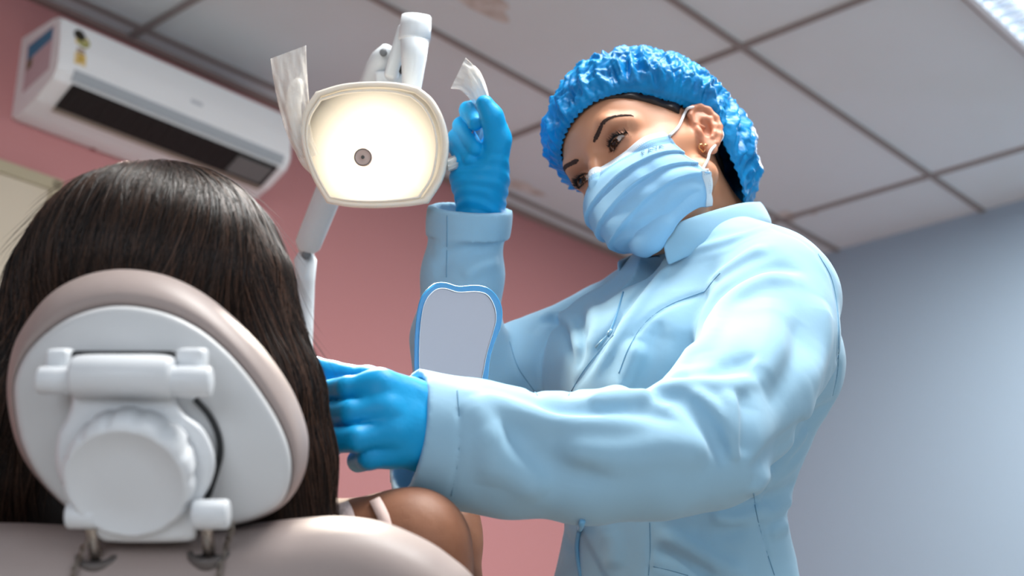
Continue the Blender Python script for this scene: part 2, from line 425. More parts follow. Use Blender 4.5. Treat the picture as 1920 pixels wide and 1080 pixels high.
# profile in (off, z) from the top back edge round the front to the bottom back edge
prof = np.array([(0, zt), (depth*.74, zt), (depth*.82, zt-.004), (depth*.93, zt-.02), (depth*.985, zt-.09), (depth*1.0, zt-.155), (depth*.985, zt-.174), (depth*.90, zt-.198), (depth*.55, zt-.234), (depth*.25, zt-.252), (.02, zt-.257), (0, zt-.253)])
pf = prof.copy()
n = 11; loops = []
for i, s in enumerate(np.r_[0, .003, .01, .02, np.linspace(.05, .95, 5), .98, .99, .997, 1]):
    inset = 0.012*(1-min(1, min(s, 1-s)/.02))**2
    c = pf.mean(0); q = c+(pf-c)*(1-inset*4)
    q[:, 0] = np.clip(q[:, 0], 0, None); q[0, 0] = 0; q[-1, 0] = 0
    loops.append(np.array([ab(aL+(aR-aL)*s, WB-o_, z_) for o_, z_ in q]))
V, F = loft(loops); mesh_obj('body', V, F, M_acw, AC, smooth=False)
def ac_strip(name, s0, s1, i0, t0, i1, t1, m, lift=.002, thick=.003):
    A = pf[i0]+(pf[i0+1]-pf[i0])*t0; B = pf[i1]+(pf[i1+1]-pf[i1])*t1
    nrm = np.array([B[1]-A[1], -(B[0]-A[0])]); nrm /= np.linalg.norm(nrm); 
    if nrm@(A-pf.mean(0)) < 0: nrm = -nrm
    pts = []
    for l_ in (lift-thick, lift):
        for s, q in ((s0, A), (s1, A), (s1, B), (s0, B)):
            q = q+nrm*l_; pts.append(ab(aL+(aR-aL)*s, WB-q[0], q[1]))
    F = [(0, 1, 2, 3), (7, 6, 5, 4), (0, 4, 5, 1), (1, 5, 6, 2), (2, 6, 7, 3), (3, 7, 4, 0)]
    return mesh_obj(name, pts, F, m, AC, smooth=False)
ac_strip('outlet', .07, .955, 6, .80, 7, .95, mat('ac_outlet_dark', (12, 12, 13), .6), .0075, .006)
ac_strip('louver', .06, .965, 5, .3, 6, .55, mat('ac_louver', (168, 174, 180), .4), .006, .004)
ac_strip('lower_louver', .07, .955, 7, .97, 8, .20, mat('ac_louver_grey', (150, 142, 130), .4), .0065)
for k in range(13):
    s = .1+.063*k
    ac_strip('outlet_fin', s, s+.004, 6, .85, 7, .9, mat('ac_fin', (34, 34, 35), .5) if k == 0 else bpy.data.materials['ac_fin'], .0085, .003)
ac_strip('outlet_flap', .775, .935, 7, .05, 7, .85, mat('ac_flap', (110, 112, 112), .5), .0095, .003)
ac_strip('brand_mark', .53, .58, 4, .2, 4, .38, mat('ac_mark', (196, 200, 206), .4), .0012)
# energy label: yellow strip with a dark and green seal on top
ac_strip('energy_label', .055, .098, 3, .58, 4, .80, mat('label_yellow', (226, 196, 120), .6, vary=(60, (236, 214, 176), .45, .55)), .0015)
ac_strip('label_text', .062, .091, 4, .05, 4, .14, mat('label_print', (160, 130, 105), .6), .0022)
ac_strip('label_text', .062, .091, 4, .20, 4, .26, bpy.data.materials['label_print'], .0022)
ac_strip('label_band', .066, .088, 4, .35, 4, .70, mat('label_ochre', (205, 168, 84), .6), .0022)
def disc_on_front(name, s, i, t, r, m, lift):
    q = pf[i]+(pf[i+1]-pf[i])*t; tg = pf[i+1]-pf[i]; tg /= np.linalg.norm(tg); nr = np.array([-tg[1], tg[0]])
    if nr@(q-pf.mean(0)) < 0: nr = -nr
    c = ab(aL+(aR-aL)*s, WB-(q+nr*lift)[0], (q+nr*lift)[1]); u = AD; v = ab(0, -tg[0], tg[1]); w = ab(0, -nr[0], nr[1])
    V, F = lathe(c, w, [(-.002, r), (0, r), (.0002, r*.8)], 24); return mesh_obj(name, V, F, m, AC)
disc_on_front('label_seal', .070, 3, .45, .017, mat('seal_dark', (40, 34, 20), .5), .0015)
disc_on_front('label_seal', .086, 3, .68, .019, mat('seal_olive', (168, 164, 100), .5), .0010)
# stickers on the left end cap
def on_side(name, o0, z0, o1, z1, o2, z2, o3, z3, m, lift=.0015):
    c = [ab(aL-l_, WB-o_, z_) for l_ in (-.001, lift) for o_, z_ in ((o0, z0), (o1, z1), (o2, z2), (o3, z3))]
    return mesh_obj(name, c, [(3, 2, 1, 0), (4, 5, 6, 7), (0, 1, 5, 4), (1, 2, 6, 5), (2, 3, 7, 6), (3, 0, 4, 7)], m, AC, smooth=False)
on_side('rating_label', .04, zt-.045, .17, zt-.03, .17, zt-.16, .045, zt-.19, mat('side_label_pink', (205, 180, 186), .6))
on_side('rating_label_header', .045, zt-.05, .165, zt-.035, .165, zt-.07, .05, zt-.095, mat('side_label_blue', (70, 130, 165), .6), .0022)
on_side('rating_label_seal', .05, zt-.098, .075, zt-.092, .075, zt-.12, .05, zt-.127, mat('side_label_olive', (120, 105, 80), .6), .0022)
V, F = lathe(pinkwall_pt(178, 271, .01), -BD, [(-.01, .014), (0, .014), (.004, .008)], 20)
so = mesh_obj('wall_plug', V, F, mat('wall_plug', (150, 84, 80), .6)); tag(so, 'small dark round plug in the pink wall under the air conditioner', 'wall plug')
# ------------------------------------------------------------------ the dentist: head in its own frame (x = her right, y = face, z = up)
HM = np.array([[-0.54674953, -0.70877077, -0.44576783], [0.74631802, -0.65388219, 0.12428792], [-0.37957129, -0.2647302, 0.88647818]])
HT = np.array([0.16466971, 1.49634331, 1.52589855])
HM32 = HM.astype(np.float32); HT32 = HT.astype(np.float32)
def to_head(p): return (p-HT32)@HM32
def from_head(q): return np.asarray(q)@HM.T+HT
EYE = np.array([.0315, .0715, .021]); ER = .0122
def eye_coords(q, s):
    return q-np.array([EYE[0]*s, EYE[1], EYE[2]], np.float32)
def almond(e, s):
    """signed size of the eye opening in eye coordinates: <0 inside the slit. outer corner is at +s*x"""
    x = e[:, 0]*s; z = e[:, 2]-.12*x+.0015
    t = x/.0148; up = .0052*(1-t*t)-.0006; lo = -.0040*(1-t*t)-.0004
    return np.maximum(z-up, lo-z)
def ear_sdf(q, s):
    """outer ear; own frame: u back, v up, w outward"""
    c = np.array([s*.0735, -.012, .002], np.float32)
    th = math.radians(24); U_ = np.array([s*math.sin(th), -math.cos(th), 0]); W_ = np.array([s*math.cos(th), math.sin(th), 0])
    tl = math.radians(10); V_ = np.array([0, 0, 1.0]); V2 = V_*math.cos(tl)+U_*math.sin(tl)*.9; V2 /= np.linalg.norm(V2); U2 = U_-V2*(U_@V2); U2 /= np.linalg.norm(U2)
    M = np.stack([U2, V2, W_], 1).astype(np.float32); e = (q-c)@M
    u, v, w = e[:, 0], e[:, 1], e[:, 2]
    e3 = e.copy()
    plate = ell(e, (.009, .004, .004), (.0165, .0285, .0048))
    lobe = ell(e, (.0035, -.0245, .0045), (.0085, .0095, .0038))
    d = smin(plate, lobe, .005)
    root = ell(e, (.004, .0, -.004), (.012, .026, .010)); d = smin(d, root, .006)
    hx = [(-.003, .010, .006), (-.004, .022, .007), (.002, .031, .0075), (.012, .0325, .0075), (.021, .026, .0075), (.0252, .013, .008), (.0245, 0, .008), (.020, -.012, .008), (.013, -.022, .007)]
    helix = chain(e, hx, [.0028, .0031, .0035, .0037, .0037, .0036, .0034, .0031, .0028], .003)
    anti = chain(e, [(.013, .022, .006), (.0175, .013, .007), (.018, .002, .0075), (.0145, -.008, .0075), (.009, -.013, .0075)], [.0022, .0028, .003, .003, .0028], .003)
    anti2 = cap(e, (.0175, .013, .007), (.006, .020, .0055), .0026, .002)
    concha = ell(e, (.0085, .001, .0095), (.0085, .0135, .0085))
    scapha = ell(e, (.016, .020, .0105), (.006, .008, .0045))
    d = smax(d, -concha, .0025); d = smax(d, -scapha, .002)
    d = smin(d, helix, .0022); d = smin(d, anti, .0022); d = smin(d, anti2, .002)
    trag = ell(e, (-.0025, -.002, .0065), (.0035, .0065, .0038)); d = smin(d, trag, .003)
    crus = cap(e, (-.003, .010, .006), (.008, .005, .004), .0025, .0018); d = smin(d, crus, .002)
    return d
def head_raw(q, lids=True):
    q = q.astype(np.float32)
    d = ell(q, (0, -.012, .042), (.0735, .096, .082))
    d = smin(d, ell(q, (0, .022, -.012), (.0630, .066, .088)), .03)
    d = smin(d, ell(q, (0, .040, .058), (.056, .048, .048)), .02)          # forehead
    for s in (-1, 1):
        d = smin(d, cap(q, (s*.056, .0, -.045), (s*.016, .066, -.084), .017, .014), .018)   # jaw
        d = smin(d, sph(q, (s*.041, .052, -.010), .0225), .014)                             # cheekbone
        d = smin(d, cap(q, (s*.054, .035, .0), (s*.062, .0, .0), .013, .010), .015)
        d = smin(d, cap(q, (s*.010, .081, .0365), (s*.034, .079, .045), .0090, .0085), .012)   # brow ridge
        d = smin(d, cap(q, (s*.034, .079, .045), (s*.050, .062, .034), .0085, .008), .010)
    d = smin(d, sph(q, (0, .072, -.086), .0165), .018)                     # chin
    d = smin(d, ell(q, (0, .082, -.055), (.022, .014, .014)), .012)        # mouth mound
    for s in (-1, 1): d = smax(d, -ell(q, (s*.032, .096, .0190), (.0175, .0155, .0115)), .012)
    d = smin(d, chain(q, [(0, .084, .034), (0, .094, .010), (0, .107, -.016)], [.0068, .0070, .0095], .006), .009)   # nose
    for s in (-1, 1):
        d = smin(d, sph(q, (s*.0115, .094, -.020), .0075), .006)
        e = eye_coords(q, s)
        lid = ell(e, (0, 0, 0), (ER+.0030, ER+.0022, ER+.0005)); d = smin(d, lid, .0045)
        if lids:
            # upper-lid crease
            x = e[:, 0]*s; z = e[:, 2]-.12*x+.0015; cr = .0098*(1-(x/.0185)**2)
            d = d+.0011*np.exp(-((z-cr)/.0013)**2)*(np.abs(x) < .016)*(e[:, 1] > 0)
            al = almond(e, s); cut = np.maximum(np.maximum(al, -e[:, 1]), .0 + (ER+.0002)-np.linalg.norm(e, axis=1))
            d = smax(d, -cut, .0010)
            d = np.maximum(d, ER-.0006-np.linalg.norm(e, axis=1))
    for s in (-1, 1): d = smin(d, ear_sdf(q, s), .004)
    # neck
    return d
NECK0 = to_head(P(1335, 455, 1.675)[None].astype(np.float32))[0]; NECK1 = to_head(P(1325, 520, 1.69)[None].astype(np.float32))[0]
def head_sdf(p):
    q = to_head(p); d = head_raw(q)
    nk = chain(q, [(0, -.028, -.02), tuple(NECK0), tuple(NECK1)], [.055, .052, .056], .02)
    return smin(d, nk, .016)
# ------------------------------------------------------------------ arms and hands shared by body, gloves, jacket
NH = dict(
    wrist=P(845, 812, 1.235), fore=P(1000, 830, 1.26),
    index=[P(716, 726, 1.198), P(652, 730, 1.200), P(596, 738, 1.232), P(560, 748, 1.262)],
    middle=[P(722, 768, 1.188), P(660, 775, 1.184), P(600, 779, 1.210), P(572, 786, 1.240)],
    ring=[P(735, 810, 1.186), P(668, 823, 1.170), P(626, 827, 1.178), P(617, 842, 1.200)],
    pinky=[P(748, 845, 1.195), P(692, 858, 1.180), P(672, 864, 1.198)],
    thumb=[P(765, 745, 1.235), P(690, 712, 1.262), P(622, 702, 1.278), P(588, 687, 1.285)])
def near_hand(p, g=0.0):
    k = .006
    pal = None
    w0 = NH['wrist']
    for f_, r_, wo in (('index', .0155, (-8, -38, -.004)), ('middle', .0155, (0, -12, -.012)), ('ring', .0155, (0, 16, -.010)), ('pinky', .0145, (-4, 42, 0))):
        b = NH[f_][0]; a = w0+RT*(wo[0]*.00045)-UP*(wo[1]*.00045)+FW*wo[2]
        c = cap(p, a, b, .0195, r_-.002)
        pal = c if pal is None else smin(pal, c, .012)
    pal = smin(pal, cap(p, P(830, 820, 1.245), NH['ring'][0]+FW*.014, .022, .012), .012)
    pal = smin(pal, cap(p, P(815, 782, 1.248), P(722, 738, 1.206), .028, .0160), .014)
    pal = smin(pal, cap(p, P(815, 822, 1.246), P(742, 818, 1.199), .029, .0190), .014)
    pal = smin(pal, cap(p, P(700, 728, 1.202), P(716, 842, 1.196), .0125, .0125), .012)
    th = chain(p, [P(830, 775, 1.245)]+NH['thumb'], [.019, .0155, .0118, .0112, .0100], k)
    d = smin(pal, th, .010)
    fg = []
    for f_, rr in (('index', [.0125, .0114, .0108, .0096]), ('middle', [.0125, .0116, .0110, .0098]), ('ring', [.0125, .0112, .0105, .0100]), ('pinky', [.0118, .0106, .0098])):
        c = chain(p, NH[f_], rr, .002)
        fg.append(c)
    F_ = fg[0]
    for c in fg[1:]: F_ = smin(F_, c, .0012)
    d = smin(d, F_, .0075)
    d = smin(d, cap(p, w0, NH['fore'], .029, .033), .02)
    return d-g
FH = dict(
    wrist=P(902, 402, 1.64), 
    thumb=[P(918, 325, 1.615), P(934, 262, 1.600), P(922, 218, 1.590), P(909, 196, 1.588)],
    index=[P(934, 240, 1.650), P(897, 202, 1.665), P(877, 207, 1.630), P(891, 231, 1.603)],
    middle=[P(932, 262, 1.655), P(888, 222, 1.675), P(866, 236, 1.632), P(891, 278, 1.600)],
    ring=[P(928, 285, 1.655), P(880, 248, 1.675), P(856, 258, 1.637), P(882, 296, 1.606)],
    pinky=[P(920, 305, 1.650), P(872, 278, 1.668), P(853, 274, 1.642), P(866, 299, 1.616)])
def far_hand(p, g=0.0):
    pal = cap(p, FH['wrist'], P(900, 335, 1.63), .0285, .0290)
    pal = smin(pal, cap(p, P(905, 335, 1.63), P(925, 265, 1.638), .027, .017), .02)
    pal = smin(pal, cap(p, P(880, 330, 1.635), P(912, 300, 1.645), .019, .015), .015)
    d = smin(pal, chain(p, FH['thumb'], [.021, .0150, .0128, .0105], .006), .010)
    F_ = None
    for f_, rr in (('index', [.012, .0108, .0098, .0088]), ('middle', [.012, .0112, .0105, .0092]), ('ring', [.012, .0108, .0102, .0090]), ('pinky', [.011, .0098, .0090, .0080])):
        c = chain(p, FH[f_], rr, .002); F_ = c if F_ is None else smin(F_, c, .0010)
    d = smin(d, F_, .0035)
    return d-g

# torso stations: centre, half width along the shoulders, half depth
LAT = P(1490, 545, 1.50)-P(1130, 590, 1.77); LAT[2] = 0; LAT /= np.linalg.norm(LAT); NRM = np.cross(Z3, LAT)   # NRM
if NRM@np.array([-1, -1, 0]) < 0: NRM = -NRM
ST = [(1180, (1258, 1.640), .172, .138), (1075, (1260, 1.635), .148, .120), (980, (1260, 1.635), .139, .109), (900, (1270, 1.635), .147, .115),
      (800, (1290, 1.635), .160, .126), (700, (1303, 1.635), .160, .130), (620, (1308, 1.64), .158, .118), (550, (1318, 1.645), .150, .098),
      (495, (1322, 1.65), .112, .080), (450, (1328, 1.66), .072, .066), (400, (1330, 1.67), .05, .05)]
TZ = np.array([P(c[0], y, c[1])[2] for y, c, a, b in ST]); TC = np.array([P(c[0], y, c[1]) for y, c, a, b in ST]); TA = np.array([s[2] for s in ST]); TB = np.array([s[3] for s in ST])
def torso(p, infl=0.0):
    z = p[:, 2]; cx = np.interp(z, TZ, TC[:, 0]); cy = np.interp(z, TZ, TC[:, 1]); a = np.interp(z, TZ, TA)+infl; b = np.interp(z, TZ, TB)+infl
    dx = p[:, 0]-cx; dy = p[:, 1]-cy; u = dx*LAT[0]+dy*LAT[1]; v = dx*NRM[0]+dy*NRM[1]
    k = (np.abs(u/a)**2.3+np.abs(v/b)**2.3)**(1/2.3)
    d = (k-1)*np.minimum(a, b)*.85
    return np.maximum(np.maximum(d, z-TZ[-1]), TZ[0]-z)
SHN, ELN, WRN = P(1468, 572, 1.515), P(1338, 852, 1.285), P(800, 818, 1.215)
SHF, ELF, WRF = P(1128, 622, 1.775), P(852, 720, 1.655), P(895, 395, 1.645)
def body_low(p):
    d = torso(p, -.036)
    d = smin(d, chain(p, [SHN, ELN, P(1000, 832, 1.25), NH['wrist']], [.042, .036, .030, .022], .02), .03)
    d = smin(d, chain(p, [SHF, ELF, FH['wrist']], [.040, .034, .021], .02), .03)
    d = smin(d, chain(p, [P(1325, 520, 1.69), P(1335, 440, 1.672)], [.056, .050], .02), .03)
    d = smin(d, near_hand(p, -.0016), .008)
    return smin(d, far_hand(p, -.0016), .008)

# ------------------------------------------------------------------ jacket
# plane that ends the near cuff, through three points of its rim ; keeps the elbow side
def plane3(a, b, c, keep):
    n = np.cross(b-a, c-a); n /= np.linalg.norm(n)
    if (keep-a)@n > 0: n = -n
    return n.astype(np.float32), float(n@a)
CUFN = plane3(P(806, 830, 1.17), P(786, 716, 1.235), P(712, 905, 1.300), ELN)
CUFF_ = plane3(P(880, 398, 1.60), P(808, 385, 1.645), P(954, 392, 1.655), ELF)
def near_sleeve(p, t=0.0):
    d = chain(p, [P(1455, 560, 1.515), P(1440, 640, 1.465), P(1390, 742, 1.36), P(1318, 832, 1.285), P(1230, 855, 1.258), P(1100, 860, 1.25), P(960, 850, 1.25), P(860, 830, 1.245), P(760, 812, 1.24), P(640, 795, 1.236)],
              [.070, .070, .063, .0575, .055, .056, .054, .0535, .053, .053], .02)
    return d-t
def far_sleeve(p, t=0.0):
    d = chain(p, [P(1130, 632, 1.775), P(1010, 690, 1.72), P(868, 720, 1.66), P(858, 640, 1.655), P(868, 520, 1.65), P(880, 410, 1.645), P(888, 330, 1.64)],
              [.064, .062, .054, .0515, .0440, .0412, .0412], .02)
    return d-t
def jack_smooth(p):
    ns = np.maximum(near_sleeve(p), p@CUFN[0]-CUFN[1])
    d = torso(p)
    d = smin(d, ell(p, tuple(P(1200, 700, 1.545)), (.075, .075, .085)), .05)            # chest, near side
    d = smin(d, ell(p, tuple(P(1120, 690, 1.640)), (.06, .06, .08)), .05)
    d = smin(d, cap(p, P(1335, 475, 1.63), P(1455, 518, 1.545), .034, .046), .04)        # near shoulder
    d = smin(d, cap(p, P(1270, 500, 1.69), P(1150, 585, 1.765), .035, .042), .04)        # far shoulder
    d = smin(d, sph(p, P(1484, 680, 1.605), .055), .035)                                   # shoulder blade
    d = smin(d, ns, .009)
    fs = np.maximum(far_sleeve(p), p@CUFF_[0]-CUFF_[1])
    d = smin(d, fs, .010)
    return d
_p = lambda *a: [(float(x), float(y)) for x, y in zip(a[::2], a[1::2])]
FOLD_SPEC = [
    (_p(1308, 650, 1316, 600, 1340, 556, 1372, 532, 1420, 512), .0065, -.0085),
    (_p(1562, 752, 1480, 818, 1425, 866), .0070, -.0080),
    (_p(1420, 905, 1450, 880, 1520, 800), .0055, .0050),
    (_p(1440, 1000, 1475, 985, 1490, 960), .006, .004),
    (_p(1330, 965, 1380, 975, 1440, 950), .007, .004),
    # pixel polyline traced onto the cloth, width, height (+ ridge, - groove)
    (_p(1308, 640, 1318, 590, 1350, 545, 1400, 515, 1455, 500, 1500, 508), .010, -.0075),
    (_p(1318, 665, 1335, 610, 1375, 560, 1430, 528, 1490, 522), .011, .006),
    (_p(1335, 545, 1345, 520, 1400, 480, 1440, 465), .008, .004),
    (_p(1180, 640, 1215, 600, 1260, 570, 1322, 548), .0030, -.0022),
    (_p(1240, 430+60, 1300, 470, 1400, 440, 1440, 425), .006, .002),
    (_p(1200, 640, 1180, 700, 1150, 745), .012, .005),
    (_p(1240, 600, 1215, 680, 1190, 742), .010, -.005),
    (_p(1310, 640, 1270, 700, 1230, 742), .011, .006),
    (_p(1225, 748, 1262, 740, 1310, 775, 1345, 820, 1368, 868), .011, -.012),
    (_p(1250, 728, 1300, 722, 1360, 724, 1420, 715), .008, .006),
    (_p(1230, 735, 1290, 700, 1350, 694, 1420, 668), .009, -.005),
    (_p(1366, 735, 1372, 800, 1376, 866), .007, .007),
    (_p(1285, 722, 1330, 760, 1358, 800, 1365, 840), .007, .005),
    (_p(1395, 735, 1400, 800, 1392, 860), .012, -.005),
    (_p(1100, 752, 1170, 745, 1225, 742), .009, .006),
    (_p(1000, 765, 1090, 775, 1200, 770, 1270, 790), .010, -.005),
    (_p(900, 742, 960, 770, 1040, 790, 1130, 795, 1220, 800), .010, .006),
    (_p(940, 790, 990, 840, 1060, 880, 1150, 900), .016, -.006),
    (_p(905, 800, 950, 870, 1020, 930), .014, .005),
    (_p(1040, 840, 1140, 850, 1260, 838, 1330, 850), .014, .005),
    (_p(880, 745, 910, 790, 925, 850, 915, 910), .012, .004),
    (_p(855, 745, 862, 800, 858, 860, 845, 930), .0022, -.0016),
    (_p(1440, 560, 1450, 640, 1420, 720), .016, .004),
    (_p(1500, 600, 1490, 680, 1440, 760), .014, -.004),
    (_p(1540, 560, 1545, 640, 1520, 720), .014, .004),
    # armhole seam at the back
    (_p(1530, 470, 1560, 520, 1573, 600, 1572, 690, 1562, 745), .0035, -.0035),
    (_p(1440, 425, 1500, 448, 1530, 470), .0030, -.0020),
    # waist
    (_p(1405, 880, 1470, 840, 1530, 790), .008, -.005),
    (_p(1400, 920, 1470, 880, 1540, 820), .008, .005),
    (_p(1425, 940, 1480, 915, 1520, 870), .007, -.0045),
    (_p(1420, 975, 1470, 950, 1490, 925), .006, .003),
    (_p(1230, 1000, 1290, 1025, 1350, 1060, 1400, 1078), .009, .004),
    (_p(1225, 1030, 1280, 1050, 1340, 1079), .007, -.004),
    (_p(1410, 885, 1416, 950, 1430, 1010, 1450, 1078), .0022, -.0020),
    (_p(1218, 978, 1219, 1030, 1216, 1079), .0022, -.0022),
    (_p(1225, 1062, 1260, 1070, 1290, 1079), .0018, -.0014),
    (_p(1090, 985, 1080, 1020, 1084, 1079), .0030, -.0022),
    (_p(1045, 985, 1060, 1010, 1078, 1030), .006, -.003),
    (_p(1130, 985, 1150, 1020, 1150, 1070), .012, .003),
    (_p(1290, 990, 1350, 1000, 1400, 985), .010, -.003),
    # far sleeve and far shoulder
    (_p(1000, 628, 1012, 604, 1040, 600, 1062, 630, 1075, 680), .008, -.006),
    (_p(1010, 600, 1040, 590, 1075, 612, 1088, 660), .007, .006),
    (_p(960, 630, 975, 690, 1010, 745), .006, -.004),
    (_p(1080, 600, 1095, 640, 1080, 690), .008, -.005),
    (_p(1105, 570, 1120, 610, 1100, 660), .009, .004),
    (_p(815, 520, 850, 480, 930, 455), .010, -.004),
    (_p(810, 470, 850, 450, 930, 432), .008, .004),
    (_p(865, 520, 900, 500, 935, 490), .008, .003),
    (_p(840, 402, 838, 450, 836, 520), .0018, -.0014),
    # front edge of the open collar and centre front
    (_p(1246, 478, 1205, 535, 1165, 592, 1135, 640, 1095, 700, 1062, 742), .0045, -.0050),
    (_p(1262, 484, 1222, 540, 1180, 598, 1150, 645, 1110, 710), .006, .0030),
]
FOLDS = []
for pl, w_, a_ in FOLD_SPEC:
    pl = spline(np.array(pl), 4*len(pl)-3); q, ok = trace(jack_smooth, pl, .95, 2.1)
    if ok.all(): FOLDS.append((q, w_, a_))
    elif ok.sum() > 3: FOLDS.append((q[ok], w_, a_))
NI = [P(640, 790, 1.23), P(800, 818, 1.243), P(900, 832, 1.248)]
def cuff_band(p):      # turned-up cuff at the far wrist, a doubled layer
    d = far_sleeve(p, .0042); n, o = CUFF_
    h = o-p@n
    return np.maximum(np.maximum(d, -h+.0005), h-.034)
def jacket_sdf(p):
    d = jack_smooth(p)
    d = d-1.9*folds(p, FOLDS)-.0014*noise3(p*np.array([1, 1, .55], np.float32), 26., 8, 12)
    d = d-.0011*noise3(p, 42., 8, 1)-.0007*noise3(p, 95., 8, 5)
    d = smin(d, cuff_band(p), .0015)
    # hollow out the two sleeve mouths
    hn = chain(p, NI, [.0490, .0485, .046], .01); d = smax(d, -hn, .0015)
    hf = chain(p, [P(890, 300, 1.64), P(881, 400, 1.645), P(877, 428, 1.647)], [.0395, .0385, .034], .005); d = smax(d, -hf, .0015)
    # neck opening
    vn = chain(p, [P(1225, 478, 1.60), P(1196, 528, 1.585), P(1166, 588, 1.590)], [.025, .016, .003], .01); d = smax(d, -vn, .002)
    nk = chain(p, [P(1330, 395, 1.665), P(1322, 470, 1.675), P(1316, 520, 1.68)], [.066, .060, .052], .01); d = smax(d, -nk, .006)
    return d
M_skin = mat('skin', (206, 150, 122), .46, spec=.35, sss=.12, bump=[(900, .06, .0004)], attr='tone')
M_glove = mat('blue_nitrile', (10, 158, 220), .46, spec=.32, bump=[(55, .20, .004), (190, .16, .0014)], sss=.0)
M_jacket = mat('pale_blue_cloth', (152, 194, 219), .72, spec=.18, sheen=.15, bump=[(30, .10, .006), (1500, .10, .0003)])

lo_h, hi_h = HT-[.14, .14, .16], HT+[.14, .15, .15]
Vh, Fh = sdf_mesh(head_sdf, lo_h, hi_h, .0015)
Vb, Fb = sdf_mesh(body_low, np.array([-.24, 1.15, .98]), np.array([.55, 2.0, 1.72]), .0042)
dent = empty('person', P(1265, 1150, 1.635)*[1, 1, 0]+[0, 0, .9])
tag(dent, 'person in pale blue jacket, blue bouffant cap and face mask, holding the lamp handle', 'person')
V = np.vstack([Vh, Vb]); F = np.vstack([Fh, Fb+len(Vh)])
body = mesh_obj('body', V, F, M_skin, dent)
# skin tone with make-up on the lids
q = to_head(Vh.astype(np.float32)); tone = np.tile(np.array(lin((202, 145, 113))[:3]), (len(V), 1))
def blend(mask, c): tone[:len(q)] = tone[:len(q)]*(1-mask[:, None])+np.array(lin(c)[:3])*mask[:, None]
for s in (-1, 1):
    e = eye_coords(q, s); x = e[:, 0]*s; z = e[:, 2]-.12*x; fr = (e[:, 1] > 0)
    blend(.62*np.exp(-((x-.003)/.018)**2-((z-.008)/.0095)**2)*fr, (140, 84, 60))
    blend(.60*np.exp(-((x-.004)/.016)**2-((z+.006)/.0045)**2)*fr, (140, 88, 66))
    blend(.30*np.exp(-((x+.016)/.006)**2-((z-.004)/.010)**2)*fr, (170, 112, 84))
    al = almond(e, s); blend(np.clip(1-(al/.0011)**2, 0, 1)*.85*fr*(np.linalg.norm(e, axis=1) < .0150)*(z > -.001), (24, 16, 14))
blend(.38*np.exp(-((np.abs(q[:, 0])-.046)/.016)**2-((q[:, 2]+.01)/.016)**2)*(q[:, 1] > .02), (214, 126, 104))
blend(.35*np.clip(-ear_sdf(q, -1)*400+1, 0, 1), (205, 128, 104))
ca = body.data.color_attributes.new('tone', 'FLOAT_COLOR', 'POINT')
ca.data.foreach_set('color', np.hstack([tone, np.ones((len(tone), 1))]).astype(np.float32).ravel())

# eyes
M_scl = mat('sclera', (196, 184, 178), .25, spec=.4); M_iris = mat('iris_brown', (34, 20, 14), .12, spec=.45, vary=(900, (58, 34, 20), .4, .6)); M_pup = mat('pupil', (6, 5, 5), .06, spec=.9)
gaze = np.array([.10, 1, -.10]); gaze /= np.linalg.norm(gaze)
for s in (-1, 1):
    c = from_head([s*EYE[0], EYE[1], EYE[2]]); gz = HM@(gaze)
    V, F = lathe(c, gz, [(ER*math.sin(t), max(ER*math.cos(t), 1e-5)) for t in np.linspace(-1.57, 1.57, 24)], 32)
    ey = mesh_obj('eyeball', V, F, M_scl, dent)
    V, F = lathe(c, gz, [(ER*math.cos(t)*1.004, max(ER*math.sin(t)*1.004, 1e-5)) for t in np.linspace(.0, .56, 8)][::-1], 32); mesh_obj('iris', V, F, M_iris, ey)
    V, F = lathe(c, gz, [(ER*math.cos(t)*1.010, max(ER*math.sin(t)*1.010, 1e-5)) for t in np.linspace(.0, .21, 5)][::-1], 24); mesh_obj('pupil', V, F, M_pup, ey)
